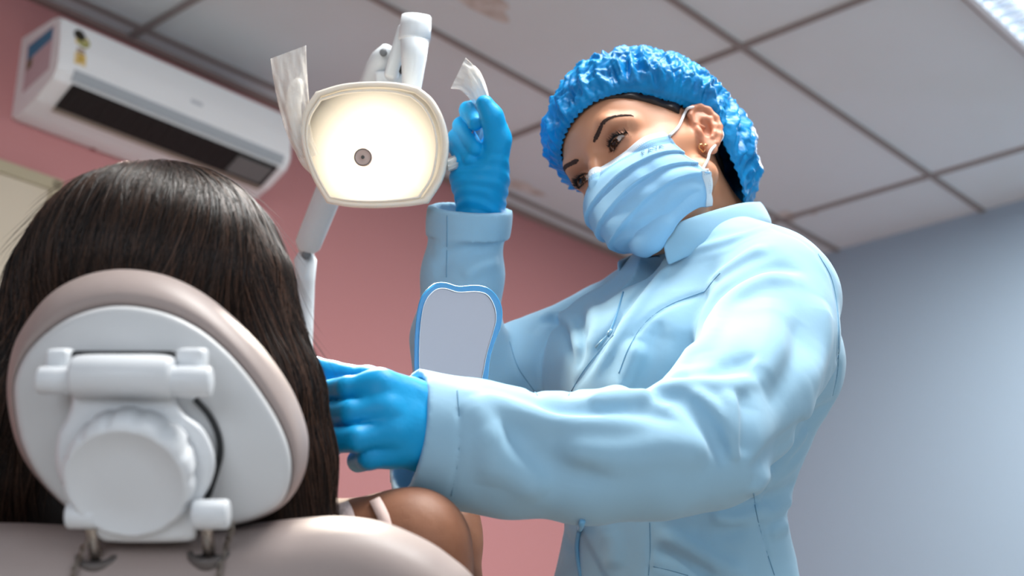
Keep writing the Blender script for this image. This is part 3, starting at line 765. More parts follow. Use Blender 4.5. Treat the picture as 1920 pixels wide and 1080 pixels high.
# lashes
M_lash = mat('lash_black', (10, 8, 8), .5)
M_brow = mat('brow_brown', (62, 42, 36), .7)
def hair_tubes(starts, dirs, ups, lens, r0, seg=5, curl=.5):
    parts = []
    for p0, d, u, L in zip(starts, dirs, ups, lens):
        t = np.linspace(0, 1, seg)[:, None]; pts = p0+d*L*t+u*L*curl*t**2
        parts.append(tube(pts, r0*(1-np.linspace(0, .92, seg)), 4))
    return join_geo(parts)
rngd = np.random.default_rng(11)
for s in (-1, 1):
    st, dr_, up_, ln = [], [], [], []
    for x in np.r_[np.linspace(-.0125, .0150, 64), np.linspace(.004, .0152, 30)]:
        t = x/.0148; z = .0052*(1-t*t)-.0006 + .12*x-.0015
        for (zz, sgn, L) in ((z+.0004, 1, .0060+.0030*(x/.015)), (.12*x-.0015-.0040*(1-t*t)-.0006, -1, .0030)):
            if sgn < 0 and rngd.random() < .45: continue
            y = math.sqrt(max((ER+.0013)**2-x*x-zz*zz, 1e-6))
            st.append([s*(EYE[0]+x), EYE[1]+y, EYE[2]+zz]); fan = x*26+rngd.normal()*.12
            d = np.array([s*fan, 1.0, -.10 if sgn > 0 else -.6]); d /= np.linalg.norm(d); dr_.append(d); up_.append(np.array([0, -.2, 1.0*sgn])); ln.append(L*(1+rngd.normal()*.12))
    st = from_head(np.array(st)); dr_ = np.array(dr_)@HM.T; up_ = np.array(up_)@HM.T
    V, F = hair_tubes(st, dr_, up_, ln, .00042, curl=.55); mesh_obj('eyelashes', V, F, M_lash, dent)
    # liner along the upper lid
    xs = np.linspace(-.0140, .0158, 22); zz = .0052*(1-(xs/.0148)**2)-.0002+.12*xs-.0015+np.clip(xs-.0145, 0, 1)*.6
    yy = np.sqrt(np.maximum((ER+.0011)**2-xs**2-zz**2, 1e-6)); yy[xs > .0112] = np.minimum(yy[xs > .0112], 1)
    pts = from_head(np.stack([s*(EYE[0]+xs), EYE[1]+yy, EYE[2]+zz], 1)); V, F = tube(pts, .00085*np.sin(np.linspace(.5, 2.9, 22)).clip(.25), 6); mesh_obj('eyeliner', V, F, M_lash, dent)
    # brow: short hairs laid along the arch
    cl = np.array([[.0150, .0350], [.0250, .0395], [.0380, .0440], [.0490, .0445], [.0580, .0390]]); cl = spline(cl, 60); wd = np.interp(np.linspace(0, 1, 60), [0, .12, .5, .8, 1], [.0010, .0027, .0026, .0016, .0005])
    cand, dd = [], []
    for k in range(620):
        i = rngd.integers(0, 59); t = cl[min(i+1, 59)]-cl[max(i-1, 0)]; t /= np.linalg.norm(t); n = np.array([-t[1], t[0]]); o_ = rngd.uniform(-1, 1)
        xz = cl[i]+n*wd[i]*o_; cand.append([s*xz[0], .12, xz[1]]); v = t*.9+n*(-o_*.5+.15); dd.append([s*v[0], 0, v[1]])
    cand = np.array(cand, np.float32); dd = np.array(dd)
    for _ in range(60): cand[:, 1] -= np.clip(head_raw(cand)-.0002, -.005, .005)*.8
    g = grad(head_raw, cand); dd = dd-g*(dd*g).sum(1)[:, None]; dd /= np.linalg.norm(dd, axis=1)[:, None]
    V, F = hair_tubes(from_head(cand), dd@HM.T, -g@HM.T, np.full(620, .0052)*rngd.uniform(.7, 1.1, 620), .00042, 4, .10); mesh_obj('eyebrow', V, F, M_brow, dent)

# hair under the cap
M_hair = mat('dark_hair', (34, 24, 22), .42, spec=.5, bump=[(400, .3, .001)])
def dhair(p):
    q = to_head(p); d = head_raw(q, False)-.0038-.0008*np.sin(q[:, 0]*30+q[:, 2]*220+q[:, 1]*160)
    nk = chain(q, [(0, -.032, -.02), (0, -.052, -.078)], [.056, .050], .02); d = smin(d, nk-.004, .016)
    keep = q[:, 1]-(.0464+(q[:, 2]-.060)*1.55); top = .078-q[:, 2]-.0*q[:, 1]
    d1 = np.maximum(d, np.minimum(keep, top)); below = np.where(q[:, 2] < .0, q[:, 1]+.046-q[:, 2]*.25, -1)
    d1 = np.maximum(d1, np.maximum(below, -.078-q[:, 2]))
    ears = np.minimum(ell(q, (-.080, -.026, .006), (.022, .034, .042)), ell(q, (.080, -.026, .006), (.022, .034, .042)))
    return np.maximum(d1, -ears)
V, F = sdf_mesh(dhair, lo_h, hi_h, .0025); hair = mesh_obj('hair', V, F, M_hair, dent)

# bouffant cap
RIM = np.array([(0, .0900, .078), (-.030, .0840, .080), (-.052, .066, .077), (-.066, .042, .070), (-.0755, .012, .052), (-.0790, -.012, .041), (-.0815, -.032, .020), (-.079, -.042, -.006), (-.067, -.052, -.042), (-.042, -.068, -.070),
                (0, -.077, -.080), (.042, -.068, -.070), (.067, -.052, -.042), (.079, -.042, -.006), (.0815, -.032, .020), (.0790, -.012, .041), (.0755, .012, .052), (.066, .042, .062), (.054, .066, .064), (.030, .0840, .072)])
NU, NV = 420, 130
rim = cspline(RIM, NU); cc = np.array([0, -.018, .045])
def cap_points(uu, vv):
    r = rim[(np.round(uu*NU).astype(int)) % NU]; rr = np.linalg.norm(r-cc, axis=1); rd = (r-cc)/rr[:, None]
    pole = np.array([0, -.30, .95]); pole /= np.linalg.norm(pole)
    om = np.arccos(np.clip(rd@pole, -1, 1)); v = np.clip(vv, 0, 1)
    s0 = np.sin((1-v)*om)/np.sin(om); s1 = np.sin(v*om)/np.sin(om); d = rd*s0[:, None]+pole*s1[:, None]; d /= np.linalg.norm(d, axis=1)[:, None]
    ax = np.array([.103, np.nan, .094])
    ry = np.where(d[:, 1] > 0, .122, .138); rz = np.where(d[:, 2] > 0, .124, .130)
    R_ = 1/np.sqrt((d[:, 0]/.106)**2+(d[:, 1]/ry)**2+(d[:, 2]/rz)**2)
    s = np.clip(v/.22, 0, 1); s = np.sqrt(1-(1-s)**2)
    rad = (rr+.0015)*(1-s)+np.maximum(R_, rr+.004)*s
    q = (d*60).astype(np.float32)
    n1 = 1-np.abs(noise3(q, .16, 6, 2, 1.6)); n2 = 1-np.abs(noise3(q, .36, 6, 9, 1.6)); n3 = 1-np.abs(noise3(q, .75, 6, 4, 1.2))
    wr = .0110*(n1-.6)+.0060*(n2-.6)+.0018*(n3-.6)
    ph = uu*2*np.pi
    gather = (.0014*np.sin(ph*44+4*np.sin(ph*5))+.0009*np.sin(ph*83+3*np.sin(ph*7)))*np.exp(-((v-.10)/.08)**2)+.0012*np.sin(ph*70+2*np.sin(ph*9))*np.exp(-(v/.04)**2)
    rad = rad+wr*np.clip(v/.12, 0, 1)+gather*(1-.5*(vv < .02))
    return cc+d*rad[:, None]
uu, vv = np.meshgrid(np.arange(NU)/NU, np.linspace(0, 1, NV)**1.15, indexing='ij')
G = cap_points(uu.ravel(), vv.ravel()).reshape(NU, NV, 3)
frill = G[:, :1]*1.0+(G[:, :1]-G[:, 6:7])*0; fd = (rim-cc); fd /= np.linalg.norm(fd, axis=1)[:, None]
fr = G[:, 0]+fd*(.0035+.0016*np.sin(uu[:, 0]*2*np.pi*80))[:, None]-np.array([0, 0, 1])*.004
nb = np.clip((G[:, 0]-G[:, 8]), -1, 1); nb /= np.linalg.norm(nb, axis=1)[:, None]
fr = G[:, 0]+nb*.0050+fd*(.0022+.0014*np.sin(uu[:, 0]*2*np.pi*83))[:, None]
G = np.concatenate([fr[:, None], G], 1)
V, F = grid_surface(from_head(G.reshape(-1, 3)).reshape(G.shape), True)
M_cap = mat('cap_nonwoven', (8, 142, 208), .40, spec=.35, bump=[(60, .35, .004), (220, .25, .0012)], vary=(30, (0, 112, 174), .35, .7))
capo = mesh_obj('bouffant_cap', V, np.array(F), M_cap, dent); solidify(capo, .0006)

# ------------------------------------------------------------------ mask
CP = {0: (.1005, .0025), .2: (.1150, -.016), .4: (.1150, -.038), .6: (.1080, -.060), .8: (.0940, -.082), 1: (.0690, -.0990)}
EP = {0: (.0690, .0450, .0040), .25: (.0690, .0380, -.014), .5: (.0680, .0240, -.036), .66: (.0680, .0150, -.050), .74: (.0690, .0085, -.056), 1: (.0470, .0040, -.0825)}
cv = np.array(list(CP)); cp = np.array(list(CP.values())); ev = np.array(list(EP)); ep = np.array(list(EP.values()))
MU, MV = 161, 121
us = np.linspace(-1, 1, MU); vs = np.linspace(0, 1, MV); U_, V_ = np.meshgrid(us, vs, indexing='ij'); U1, V1 = U_.ravel(), V_.ravel()
pin = lambda x, xs, ys: np.interp(x, np.linspace(0, 1, 200), np.interp(np.linspace(0, 1, 200), xs, ys)[np.clip(np.arange(200)+0, 0, 199)])
def smooth_interp(x, xs, ys):
    xx = np.linspace(0, 1, 201); yy = np.interp(xx, xs, ys)
    k = np.hanning(41); k /= k.sum(); yp = np.concatenate([2*yy[0]-yy[20:0:-1], yy, 2*yy[-1]-yy[-2:-22:-1]]); return np.interp(x, xx, np.convolve(yp, k, 'valid'))
cy, cz = smooth_interp(V1, cv, cp[:, 0]), smooth_interp(V1, cv, cp[:, 1]); ex, ey_, ez = [smooth_interp(V1, ev, ep[:, i]) for i in range(3)]
# pleats: cloth steps down over itself, deepest in the middle
saw = np.zeros_like(V1)
for c_, a_ in ((.36, .0060), (.54, .0065), (.72, .0060)):
    x = (V1-c_-.02*np.sin(U1*2.2)-.06*(U1**2-.5))/.17; saw += a_*np.where((x > -1) & (x < 0), 1+x, np.where((x >= 0) & (x < .10), 1-x/.10, 0))
a = np.abs(U1); th = U1*np.pi/2
nosew = np.exp(-(V1/.20)**2)
X = ex*np.sin(th)*(1-.12*nosew*np.sin(np.pi*a)); pw = 1.0+.9*nosew
Y = ey_+(cy-ey_)*np.cos(th)**pw; Zz = ez*np.sin(a*np.pi/2)**1.6+cz*(1-np.sin(a*np.pi/2)**1.6)
Q = np.stack([X, Y, Zz], 1); nr = np.stack([np.sin(th)*.9, np.cos(th), -.15+0*th], 1); nr /= np.linalg.norm(nr, axis=1)[:, None]
Q = Q+nr*(saw*(.45+.55*np.cos(th)))[:, None]
wr = .0018*noise3((Q*1).astype(np.float32), 75., 7, 3, 1.2)+.0016*np.sin(V1*30+U1*9+np.sin(U1*6)*2)*np.clip(V1*2-.7, 0, 1)*.8
Q = Q+nr*(wr*np.clip(V1*6, 0, 1))[:, None]
Qf = Q.astype(np.float32)
for _ in range(12):
    d = head_raw(Qf, False); g = grad(head_raw, Qf); m = np.clip(.0016-d, 0, .01); Qf = Qf+(g*m[:, None]*.8).astype(np.float32)
# draw the top edge down onto the skin
d = head_raw(Qf, False); g = grad(head_raw, Qf); m = np.clip(d-.0014, 0, .02)*np.exp(-(V1/.07)**2); Qf = Qf-(g*m[:, None]*.8).astype(np.float32)
MG = Qf.reshape(MU, MV, 3).astype(float)
def mask_at(u, v, off=.0):
    i = (np.asarray(u, float)+1)/2*(MU-1); j = np.asarray(v, float)*(MV-1); i0 = np.clip(i.astype(int), 0, MU-2); j0 = np.clip(j.astype(int), 0, MV-2); fi = (i-i0)[:, None]; fj = (j-j0)[:, None]
    p = MG[i0, j0]*(1-fi)*(1-fj)+MG[i0+1, j0]*fi*(1-fj)+MG[i0, j0+1]*(1-fi)*fj+MG[i0+1, j0+1]*fi*fj
    n = np.cross(MG[i0, np.minimum(j0+1, MV-1)]-MG[i0, j0], MG[np.minimum(i0+1, MU-1), j0]-MG[i0, j0]); n /= np.linalg.norm(n, axis=1)[:, None]+1e-12
    sgn = np.sign((n*(p-np.array([0, .02, -.03]))).sum(1))[:, None]; return from_head(p+n*sgn*off)
V, F = grid_surface(from_head(MG.reshape(-1, 3)).reshape(MG.shape))
M_mask = mat('mask_blue', (150, 198, 232), .7, spec=.2, bump=[(700, .25, .0006), (60, .15, .002)], sss=.0); M_maskw = mat('mask_white_edge', (222, 232, 240), .7, spec=.2)
Fm = np.array(F); vj = Fm[:, 0] % (MV); midx = (vj < int(MV*.095)).astype(int)
msk = mesh_obj('face_mask', V, Fm, None, dent, mats=[M_mask, M_maskw], midx=midx); solidify(msk, .0007)
M_st = mat('mask_stitch', (108, 146, 176), .8); M_prt = mat('mask_print', (70, 100, 124), .8)
def stroke(parts, uv, w, off=.0009):
    uv = np.array(uv, float); p = mask_at(uv[:, 0], uv[:, 1], off); p2 = mask_at(uv[:, 0], uv[:, 1], off+.0002)
    t = np.gradient(p, axis=0); n = p2-p; s_ = np.cross(t, n); s_ /= np.linalg.norm(s_, axis=1)[:, None]+1e-12
    V = np.vstack([p-s_*w/2, p+s_*w/2, p2-s_*w/2, p2+s_*w/2]); k = len(p); F = []
    for i in range(k-1): F += [(2*k+i, 2*k+i+1, 3*k+i+1, 3*k+i), (i, k+i, k+i+1, i+1), (i, i+1, 2*k+i+1, 2*k+i), (k+i, 3*k+i, 3*k+i+1, k+i+1)]
    parts.append((V, F))
parts = []
for v0 in (.085, .135, .155):
    for k in range(110):
        u0 = -.97+1.94*k/110; stroke(parts, [(u0, v0), (u0+.0085, v0)], .00045)
for u0 in (-.965, -.945, -.925, .965, .945):
    for k in range(60): v0 = .17+.8*k/60; stroke(parts, [(u0, v0), (u0, v0+.0065)], .0005)
V, F = join_geo(parts); mesh_obj('stitching', V, F, M_st, msk, smooth=False)
parts = []; lw = .0009
def letter(x0, strokes):
    # x runs along u towards the ear, y up
    for s_ in strokes:
        s_ = np.array(s_, float); s_ = np.vstack([s_[i]+(s_[i+1]-s_[i])*t for i in range(len(s_)-1) for t in (0, .5)]+[s_[-1]])
        stroke(parts, [(-(x0+q[0]*.042), .285-q[1]*.055) for q in s_], lw, .0017)
Fl = [[(0, 0), (0, 1)], [(0, 1), (.8, 1)], [(0, .5), (.6, .5)]]; Al = [[(0, 0), (.5, 1), (1, 0)], [(.2, .38), (.8, .38)]]; Vl = [[(0, 1), (.5, 0), (1, 1)]]
for x0, L in ((.565, Fl), (.62, Al), (.68, Vl), (.735, Al)): letter(x0, L)
V, F = join_geo(parts); mesh_obj('printed_lettering', V, F, M_prt, msk, smooth=False)
# side hem doubled layer on the near side
parts = []
ve = np.linspace(.70, .995, 24); A = mask_at(np.full(24, -.998), ve, .0012); B = mask_at(np.full(24, -.90), ve, .0016); A2 = mask_at(np.full(24, -.998), ve, .0004); B2 = mask_at(np.full(24, -.90), ve, .0004)
V, F = loft([A, B, B2, A2], False, False, False); mesh_obj('side_hem', V, F, M_maskw, msk)
# ear loops
def on_head(pix, off): q, ok = trace(head_sdf, pix, 1.3, 2.0, off); return q
M_loop = mat('elastic_white', (232, 232, 232), .7)
a0 = mask_at(np.array([-.975]), np.array([.10]), .001)[0]; top = on_head([(1272, 238), (1284, 212), (1293, 202)], .0022)
e_bk = [from_head((-.086, -.030, .030)), from_head((-.085, -.040, .010)), from_head((-.084, -.036, -.010))]
low = on_head([(1333, 282), (1327, 300), (1318, 318)], .0030); a1 = mask_at(np.array([-.985]), np.array([.70]), .0015)[0]
pts = spline([a0]+list(top)+e_bk+list(low)+[a1], 60); V, F = tube(pts, .0017, 10); mesh_obj('ear_loop', V, F, M_loop, msk)
a0 = mask_at(np.array([.975]), np.array([.10]), .001)[0]; a1 = mask_at(np.array([.985]), np.array([.70]), .0015)[0]
mr = lambda t: from_head(np.asarray(t)*[-1, 1, 1])
pts = spline([a0]+[mr(to_head(t.astype(np.float32))) for t in top]+[mr(t) for t in ((-.086, -.030, .030), (-.085, -.040, .010), (-.084, -.036, -.010))]+[mr(to_head(t.astype(np.float32))) for t in low]+[a1], 60)
V, F = tube(pts, .0017, 10); mesh_obj('ear_loop', V, F, M_loop, msk)
# heart earring
hc = on_head([(1319, 277)], .0015)[0]; hx = RT*.92+FW*.39; hx /= np.linalg.norm(hx); hy = np.cross(hx, ray(1319, 277)); hy = -hy if hy@UP < 0 else hy
t = np.linspace(0, 2*np.pi, 48); hp = np.stack([16*np.sin(t)**3, 13*np.cos(t)-5*np.cos(2*t)-2*np.cos(3*t)-np.cos(4*t)], 1)*.00036
V, F = tube(np.array([hc+hx*a_+hy*b_ for a_, b_ in hp]), .00085, 8, False); mesh_obj('heart_earring', V, F, mat('gold', (232, 176, 120), .22, 1.0), dent)

# ------------------------------------------------------------------ jacket, gloves
V, F = sdf_mesh(jacket_sdf, np.array([-.22, 1.10, 1.035]), np.array([.56, 2.02, 1.58]), .0025)
jk = mesh_obj('jacket', V, F, M_jacket, dent)
V, F = sdf_mesh(lambda p: np.maximum(near_hand(p, 0)-.0006*noise3(p, 170., 8, 3)-.0004*np.sin(p@RT.astype(np.float32)*480+noise3(p, 45, 6, 2)*4)*np.clip((p@RT.astype(np.float32)+.095)*30, 0, 1), (p-P(905, 820, 1.25).astype(np.float32))@(RT.astype(np.float32))), np.array([-.30, 1.04, .98]), np.array([.0, 1.38, 1.24]), .0016)
mesh_obj('glove', V, F, M_glove, dent)
V, F = sdf_mesh(lambda p: np.maximum(far_hand(p, 0)-.0006*noise3(p, 170., 8, 3)-.0008*np.sin(p[:, 2]*560+noise3(p, 50, 6, 2)*3.5)*np.clip((1.545-p[:, 2])*40, 0, 1), -(p-P(900, 425, 1.64).astype(np.float32))@(UP.astype(np.float32))), np.array([-.12, 1.38, 1.42]), np.array([.04, 1.70, 1.70]), .0015)
mesh_obj('glove', V, F, M_glove, dent)
# collar band standing round the neck, open at the front
top = spline(PP((1158, 488, 1.655), (1188, 476, 1.70), (1236, 466, 1.735), (1310, 425, 1.765), (1385, 398, 1.755), (1420, 380, 1.70), (1418, 378, 1.64), (1385, 381, 1.592), (1330, 396, 1.560), (1285, 411, 1.545), (1241, 428, 1.548)), 70)
bot = spline(PP((1168, 548, 1.655), (1196, 545, 1.71), (1240, 532, 1.752), (1310, 500, 1.785), (1390, 460, 1.78), (1440, 428, 1.715), (1440, 413, 1.640), (1400, 426, 1.585), (1340, 446, 1.553), (1290, 462, 1.540), (1247, 480, 1.542)), 70)
G = np.array([top, top*.66+bot*.34, top*.33+bot*.67, bot, bot*1.3-top*.3]).transpose(1, 0, 2)
mid = (top+bot)/2; out = mid-mid.mean(0); out[:, 2] = 0; out /= np.linalg.norm(out, axis=1)[:, None]
G[:, 1] += out*.0015; G[:, 2] += out*.001; G[:, 4] -= out*.006
V, F = grid_surface(G); co = mesh_obj('collar', V, F, M_jacket, jk); solidify(co, .0032); subsurf(co, 1)
# stitched seams of the jacket
M_seam = mat('seam_thread', (108, 154, 184), .8)
for sp in (_p(1160, 700, 1180, 650, 1210, 605, 1255, 572, 1322, 546), _p(1322, 546, 1334, 530, 1350, 512), _p(1413, 925, 1418, 960, 1430, 1010, 1452, 1078), _p(1218, 980, 1219, 1030, 1216, 1079),
           _p(1534, 476, 1560, 525, 1572, 600, 1571, 690, 1561, 742), _p(1225, 1062, 1258, 1070, 1290, 1079), _p(857, 728, 862, 800, 858, 870, 846, 930), _p(838, 404, 838, 450, 837, 520), _p(955, 640, 972, 690, 1008, 742), _p(1066, 742, 1098, 690, 1150, 628)):
    q_, ok = trace(jacket_sdf, spline(np.array(sp), 40), .95, 2.1, .0001, .7)
    if ok.all():
        V, F = tube(q_, .0006, 6); mesh_obj('seam', V, F, M_seam, jk)
# zip: coil down the centre front, slider and pull under the collar
zl, ok = trace(jack_smooth, spline(np.array([(1168, 548), (1156, 590), (1140, 632)]), 12), 1.2, 2.0, .0005)
M_zip = mat('zip_blue', (110, 170, 208), .5); M_zipm = mat('zip_pull', (140, 182, 206), .35, .3)
V, F = tube(zl, .0012, 8); mesh_obj('zip', V, F, M_zip, jk)
zl, ok = trace(jack_smooth, spline(np.array([(1092, 978), (1083, 1010), (1082, 1040), (1090, 1085)]), 14), 1.2, 2.0, .0005)
V, F = tube(zl, .0028, 8); mesh_obj('zip', V, F, M_zip, jk)
c0, _ = trace(jack_smooth, [(1147, 618), (1140, 628), (1128, 640), (1117, 652)], 1.2, 2.0, .003)
V1_, F1_ = tube(c0[:2], .0024, 8); V2_, F2_ = tube(c0[1:], [.0010, .0015, .0018], 8); V, F = join_geo([(V1_, F1_), (V2_, F2_)]); mesh_obj('zip_pull', V, F, M_zipm, jk)
# ------------------------------------------------------------------ dental lamp on its spring arm
M_lw = mat('lamp_white_enamel', (222, 228, 232), .3, spec=.5)
M_lg = mat('lamp_joint_grey', (120, 124, 128), .5)
M_lr = mat('lamp_housing_cream', (240, 232, 218), .3, spec=.5, trans=.0, sss=.3, sssr=(1, .9, .8))
LD = 1.60
LC = P(703, 272, LD); LX, LY = RT, UP; LN = -FW
def lp(x, y, h=0.0): return LC+LX*((x-703)/FPX*LD)+LY*((272-y)/FPX*LD)+LN*h
OUT = np.array([(592, 172), (640, 158), (692, 153), (745, 155), (786, 164), (812, 186), (832, 222), (841, 262), (839, 300), (829, 340), (803, 381), (760, 387), (705, 390), (655, 388), (613, 381), (589, 340), (571, 295), (563, 250), (570, 208)], float)
def sharp(pts, n=8):
    # keeps the four corners of the rim crisp
    o = []
    corners = [0, 4, 10, 14, 19]
    q = np.vstack([pts, pts[:1]])
    for a, b in zip(corners[:-1], corners[1:]): o.append(spline(q[a:b+1], n*(b-a)+1)[:-1])
    return np.vstack(o)
OL = sharp(OUT); lc0 = np.array([703, 272.])
def ring(s, h, dy=0): q = lc0+(OL-lc0)*s; return np.array([lp(x, y+dy, h) for x, y in q])
lampR = tag(empty('dental_lamp', P(572, 700, 1.90)*[1, 1, 0]), 'white dental lamp glowing on its jointed arm above the patient', 'dental lamp')
V, F = loft([ring(.90, .004), ring(.955, .007), ring(.985, .006), ring(1.0, .0), ring(1.0, -.006), ring(.985, -.014), ring(.93, -.035), ring(.78, -.060), ring(.5, -.078), ring(.2, -.084)], False, True)
hs = mesh_obj('housing', V, F, M_lr, lampR); solidify(hs, .002, -1)
M_ref = mat('lit_reflector', (120, 112, 98), .35, emit=(255, 238, 208), estr=1.5)
nt = M_ref.node_tree; b = nt.nodes['Principled BSDF']
# the reflector shines strongest round the bulb: distance from the bulb, in the lamp's own space
tc = nt.nodes.new('ShaderNodeTexCoord'); vd = nt.nodes.new('ShaderNodeVectorMath'); vd.operation = 'DISTANCE'; vd.inputs[1].default_value = tuple(lp(700, 290, -.02))
nt.links.new(tc.outputs['Object'], vd.inputs[0]); mr_ = nt.nodes.new('ShaderNodeMapRange'); mr_.inputs[1].default_value = .03; mr_.inputs[2].default_value = .085; mr_.inputs[3].default_value = 2.2; mr_.inputs[4].default_value = .06
nt.links.new(vd.outputs['Value'], mr_.inputs[0]); nt.links.new(mr_.outputs[0], b.inputs['Emission Strength'])
k = 14; loops = [ring(.90*(1-i/k), -.002-.045*(1-(1-i/k)**2)) for i in range(k)]
V, F = loft(loops, False, True); mesh_obj('reflector', V, F, M_ref, lampR)
loops = [ring(.985, .008), ring(.95, .0105), ring(.80, .0135), ring(.6, .0155), ring(.3, .017), ring(.05, .0175)]
V, F = loft(loops, False, True); M_lens = mat('lens_clear_plastic', (255, 246, 232), .12, spec=.5, alpha=.10, bump=[(25, .4, .004)])
mesh_obj('lens_cover', V, F, M_lens, lampR)
# inner rim step seen through the cover
def ring2(s, h): q = np.array([(703-5, 275.)])+(OL-lc0)*s; return np.array([lp(x, y, h) for x, y in q])
V, F = loft([ring2(.895, .002), ring2(.885, .0065), ring2(.865, .0065), ring2(.855, .001)], False, False); mesh_obj('inner_rim', V, F, M_lr, lampR)
bc = lp(683, 297, .012); ax_ = LN
V, F = tube([lp(703, 290, -.045), lp(694, 293, -.01), lp(688, 295, .006)], [.010, .010, .0095], 20); mesh_obj('bulb', V, F, mat('bulb_glass', (255, 252, 244), .3, emit=(255, 244, 225), estr=2.0), lampR)
V, F = lathe(bc, ax_, [(-.008, .0098), (0, .0104), (.002, .0104), (.003, .0094), (.003, .0088), (.0022, .0082), (.0022, .003), (.0035, .0026), (.0035, .0001)], 36); bcap = mesh_obj('bulb_shield', V, F, mat('shield_metal', (206, 180, 170), .5, .0), lampR)
_a = np.linspace(0, 2*np.pi, 41); V, F = tube(np.array([bc+LN*.0030+LX*.0092*math.cos(t)+LY*.0092*math.sin(t) for t in _a]), .0005, 6, False); mesh_obj('shield_ring', V, F, mat('shield_ring', (60, 56, 54), .4, .5), bcap)
V, F = lathe(bc, ax_, [(.0034, .0022), (.0042, .0018), (.0042, .0001)], 16); mesh_obj('screw', V, F, mat('screw_dark', (40, 38, 38), .4, .6), bcap)
l = area('dental_lamp_light', lp(700, 285, .021), lp(700, 285, .021)+LN*1.0-RT*.12-Z3*.1, .06, 7, (1.0, .90, .76))
# stem from the yoke down into the lamp, collar, knuckle, spring arm, post
V, F = tube([P(778, 62, 1.665), P(776, 110, 1.66), P(772, 165, 1.655), P(768, 230, 1.66)], [.0178, .0150, .0112, .0105], 28); mesh_obj('stem', V, F, M_lw, lampR)
V, F = tube([P(781, 30, 1.668), P(781, 31, 1.668), P(779, 52, 1.667), P(777, 74, 1.665), P(777, 75, 1.665)], [.0165, .0178, .0188, .0192, .0180], 28); mesh_obj('collar', V, F, M_lw, lampR)
V, F = box(P(747, 100, 1.69), np.array([RT*.96-UP*.28, UP*.96+RT*.28, -FW]), (.0085, .034, .016), .006); mesh_obj('knuckle', V, F, M_lw, lampR)
V, F = box(P(742, 132, 1.695), np.array([RT, UP, -FW]), (.0085, .0045, .017), .002); mesh_obj('knuckle_gap', V, F, M_dark, lampR)
V, F = box(P(735, 160, 1.71), np.array([RT, UP, -FW]), (.020, .016, .016), .005); mesh_obj('bracket', V, F, M_lw, lampR)
A0, A1 = P(727, 88, 1.70), P(571, 474, 1.88)
tt = np.linspace(0, 1, 22); rr = np.interp(tt, [0, .03, .08, .5, .95, .985, 1], [.007, .0135, .0165, .0185, .0175, .014, .008])
V, F = tube(A0+(A1-A0)*tt[:, None], rr, 28); mesh_obj('spring_arm', V, F, M_lw, lampR)
V, F = lathe(A0+(A1-A0)*.035-FW*.0165, -FW, [(-.003, .0045), (.0015, .0045), (.002, .002)], 20); mesh_obj('bolt', V, F, M_lg, lampR)
V, F = lathe(P(577, 478, 1.875)-FW*.012, -FW*1.0+RT*.2, [(-.02, .0062), (.0, .0062), (.002, .005), (.002, .001)], 24); mesh_obj('pivot', V, F, M_lg, lampR)
B0 = P(573, 482, 1.885); B1 = P(571, 640, 1.90); B2 = B1.copy(); B2[2] = .03
V, F = tube([B0+Z3*.006, B0-Z3*.004, B0*.7+B1*.3, B1, B2], [.010, .0155, .0130, .0112, .0112], 24); mesh_obj('post', V, F, M_lw, lampR)
V, F = lathe(B2*[1, 1, 0]+[0, 0, .002], Z3, [(0, .14), (.02, .14), (.035, .12), (.04, .02)], 40); mesh_obj('floor_plate', V, F, M_lw, lampR)
# handles
M_hw = mat('handle_plastic', (238, 234, 226), .35)
hl = spline([lp(559, 146, -.010), lp(551, 175, -.008), lp(549, 210, -.006), lp(555, 250, -.006), lp(572, 296, -.010), lp(586, 318, -.016)], 30)
V, F = tube(hl, np.interp(np.linspace(0, 1, 30), [0, .05, .15, .8, 1], [.004, .0075, .0090, .0085, .006]), 16); mesh_obj('handle', V, F, M_hw, lampR)
hr = spline([P(884, 126, 1.612), P(898, 160, 1.622), P(906, 200, 1.632), P(905, 240, 1.636), P(893, 275, 1.634), P(868, 298, 1.625), P(838, 310, 1.612)], 34)
V, F = tube(hr, np.interp(np.linspace(0, 1, 34), [0, .05, .2, .7, 1], [.004, .0070, .0080, .0080, .006]), 16); mesh_obj('handle', V, F, M_hw, lampR)
# crumpled clear film sleeves pulled over the handles
M_film = mat('clear_film', (250, 244, 236), .16, spec=.9, alpha=.46, bump=[(90, .8, .003), (260, .4, .001)])
def film(rows, d, name='film_sleeve', depth=.010, seed=0):
    rows = np.array(rows, float); n = 46; t = np.linspace(0, len(rows)-1, n); R_ = np.stack([np.interp(t, np.arange(len(rows)), rows[:, i]) for i in range(6)], 1)
    loops = []; m = 40; a = np.linspace(0, 2*np.pi, m, endpoint=False)
    for i, (x0, y0, x1, y1, dd, dep) in enumerate(R_):
        u = (1-np.cos(a))/2; s = np.sin(a); w = np.sign(s)*np.abs(s)**.7
        fold = .5*np.sin(u*19+i*.21+seed)+.5*np.sin(u*31-i*.33+seed*2)
        X_ = x0+(x1-x0)*u; Y_ = y0+(y1-y0)*u
        loops.append(np.array([P(px, py, dd+ww*dep+f_*.0022) for px, py, ww, f_ in zip(X_, Y_, w, fold)]))
    V, F = loft(loops, False, False); o = mesh_obj(name, V, F, M_film, lampR, smooth=True); return o
film([(507, 110, 574, 85, 1.60, .006), (511, 140, 575, 118, 1.603, .008), (516, 168, 577, 150, 1.606, .013), (522, 198, 580, 190, 1.606, .015), (533, 238, 582, 225, 1.608, .015), (545, 270, 588, 262, 1.61, .015), (560, 298, 600, 290, 1.612, .013)], 1.6)
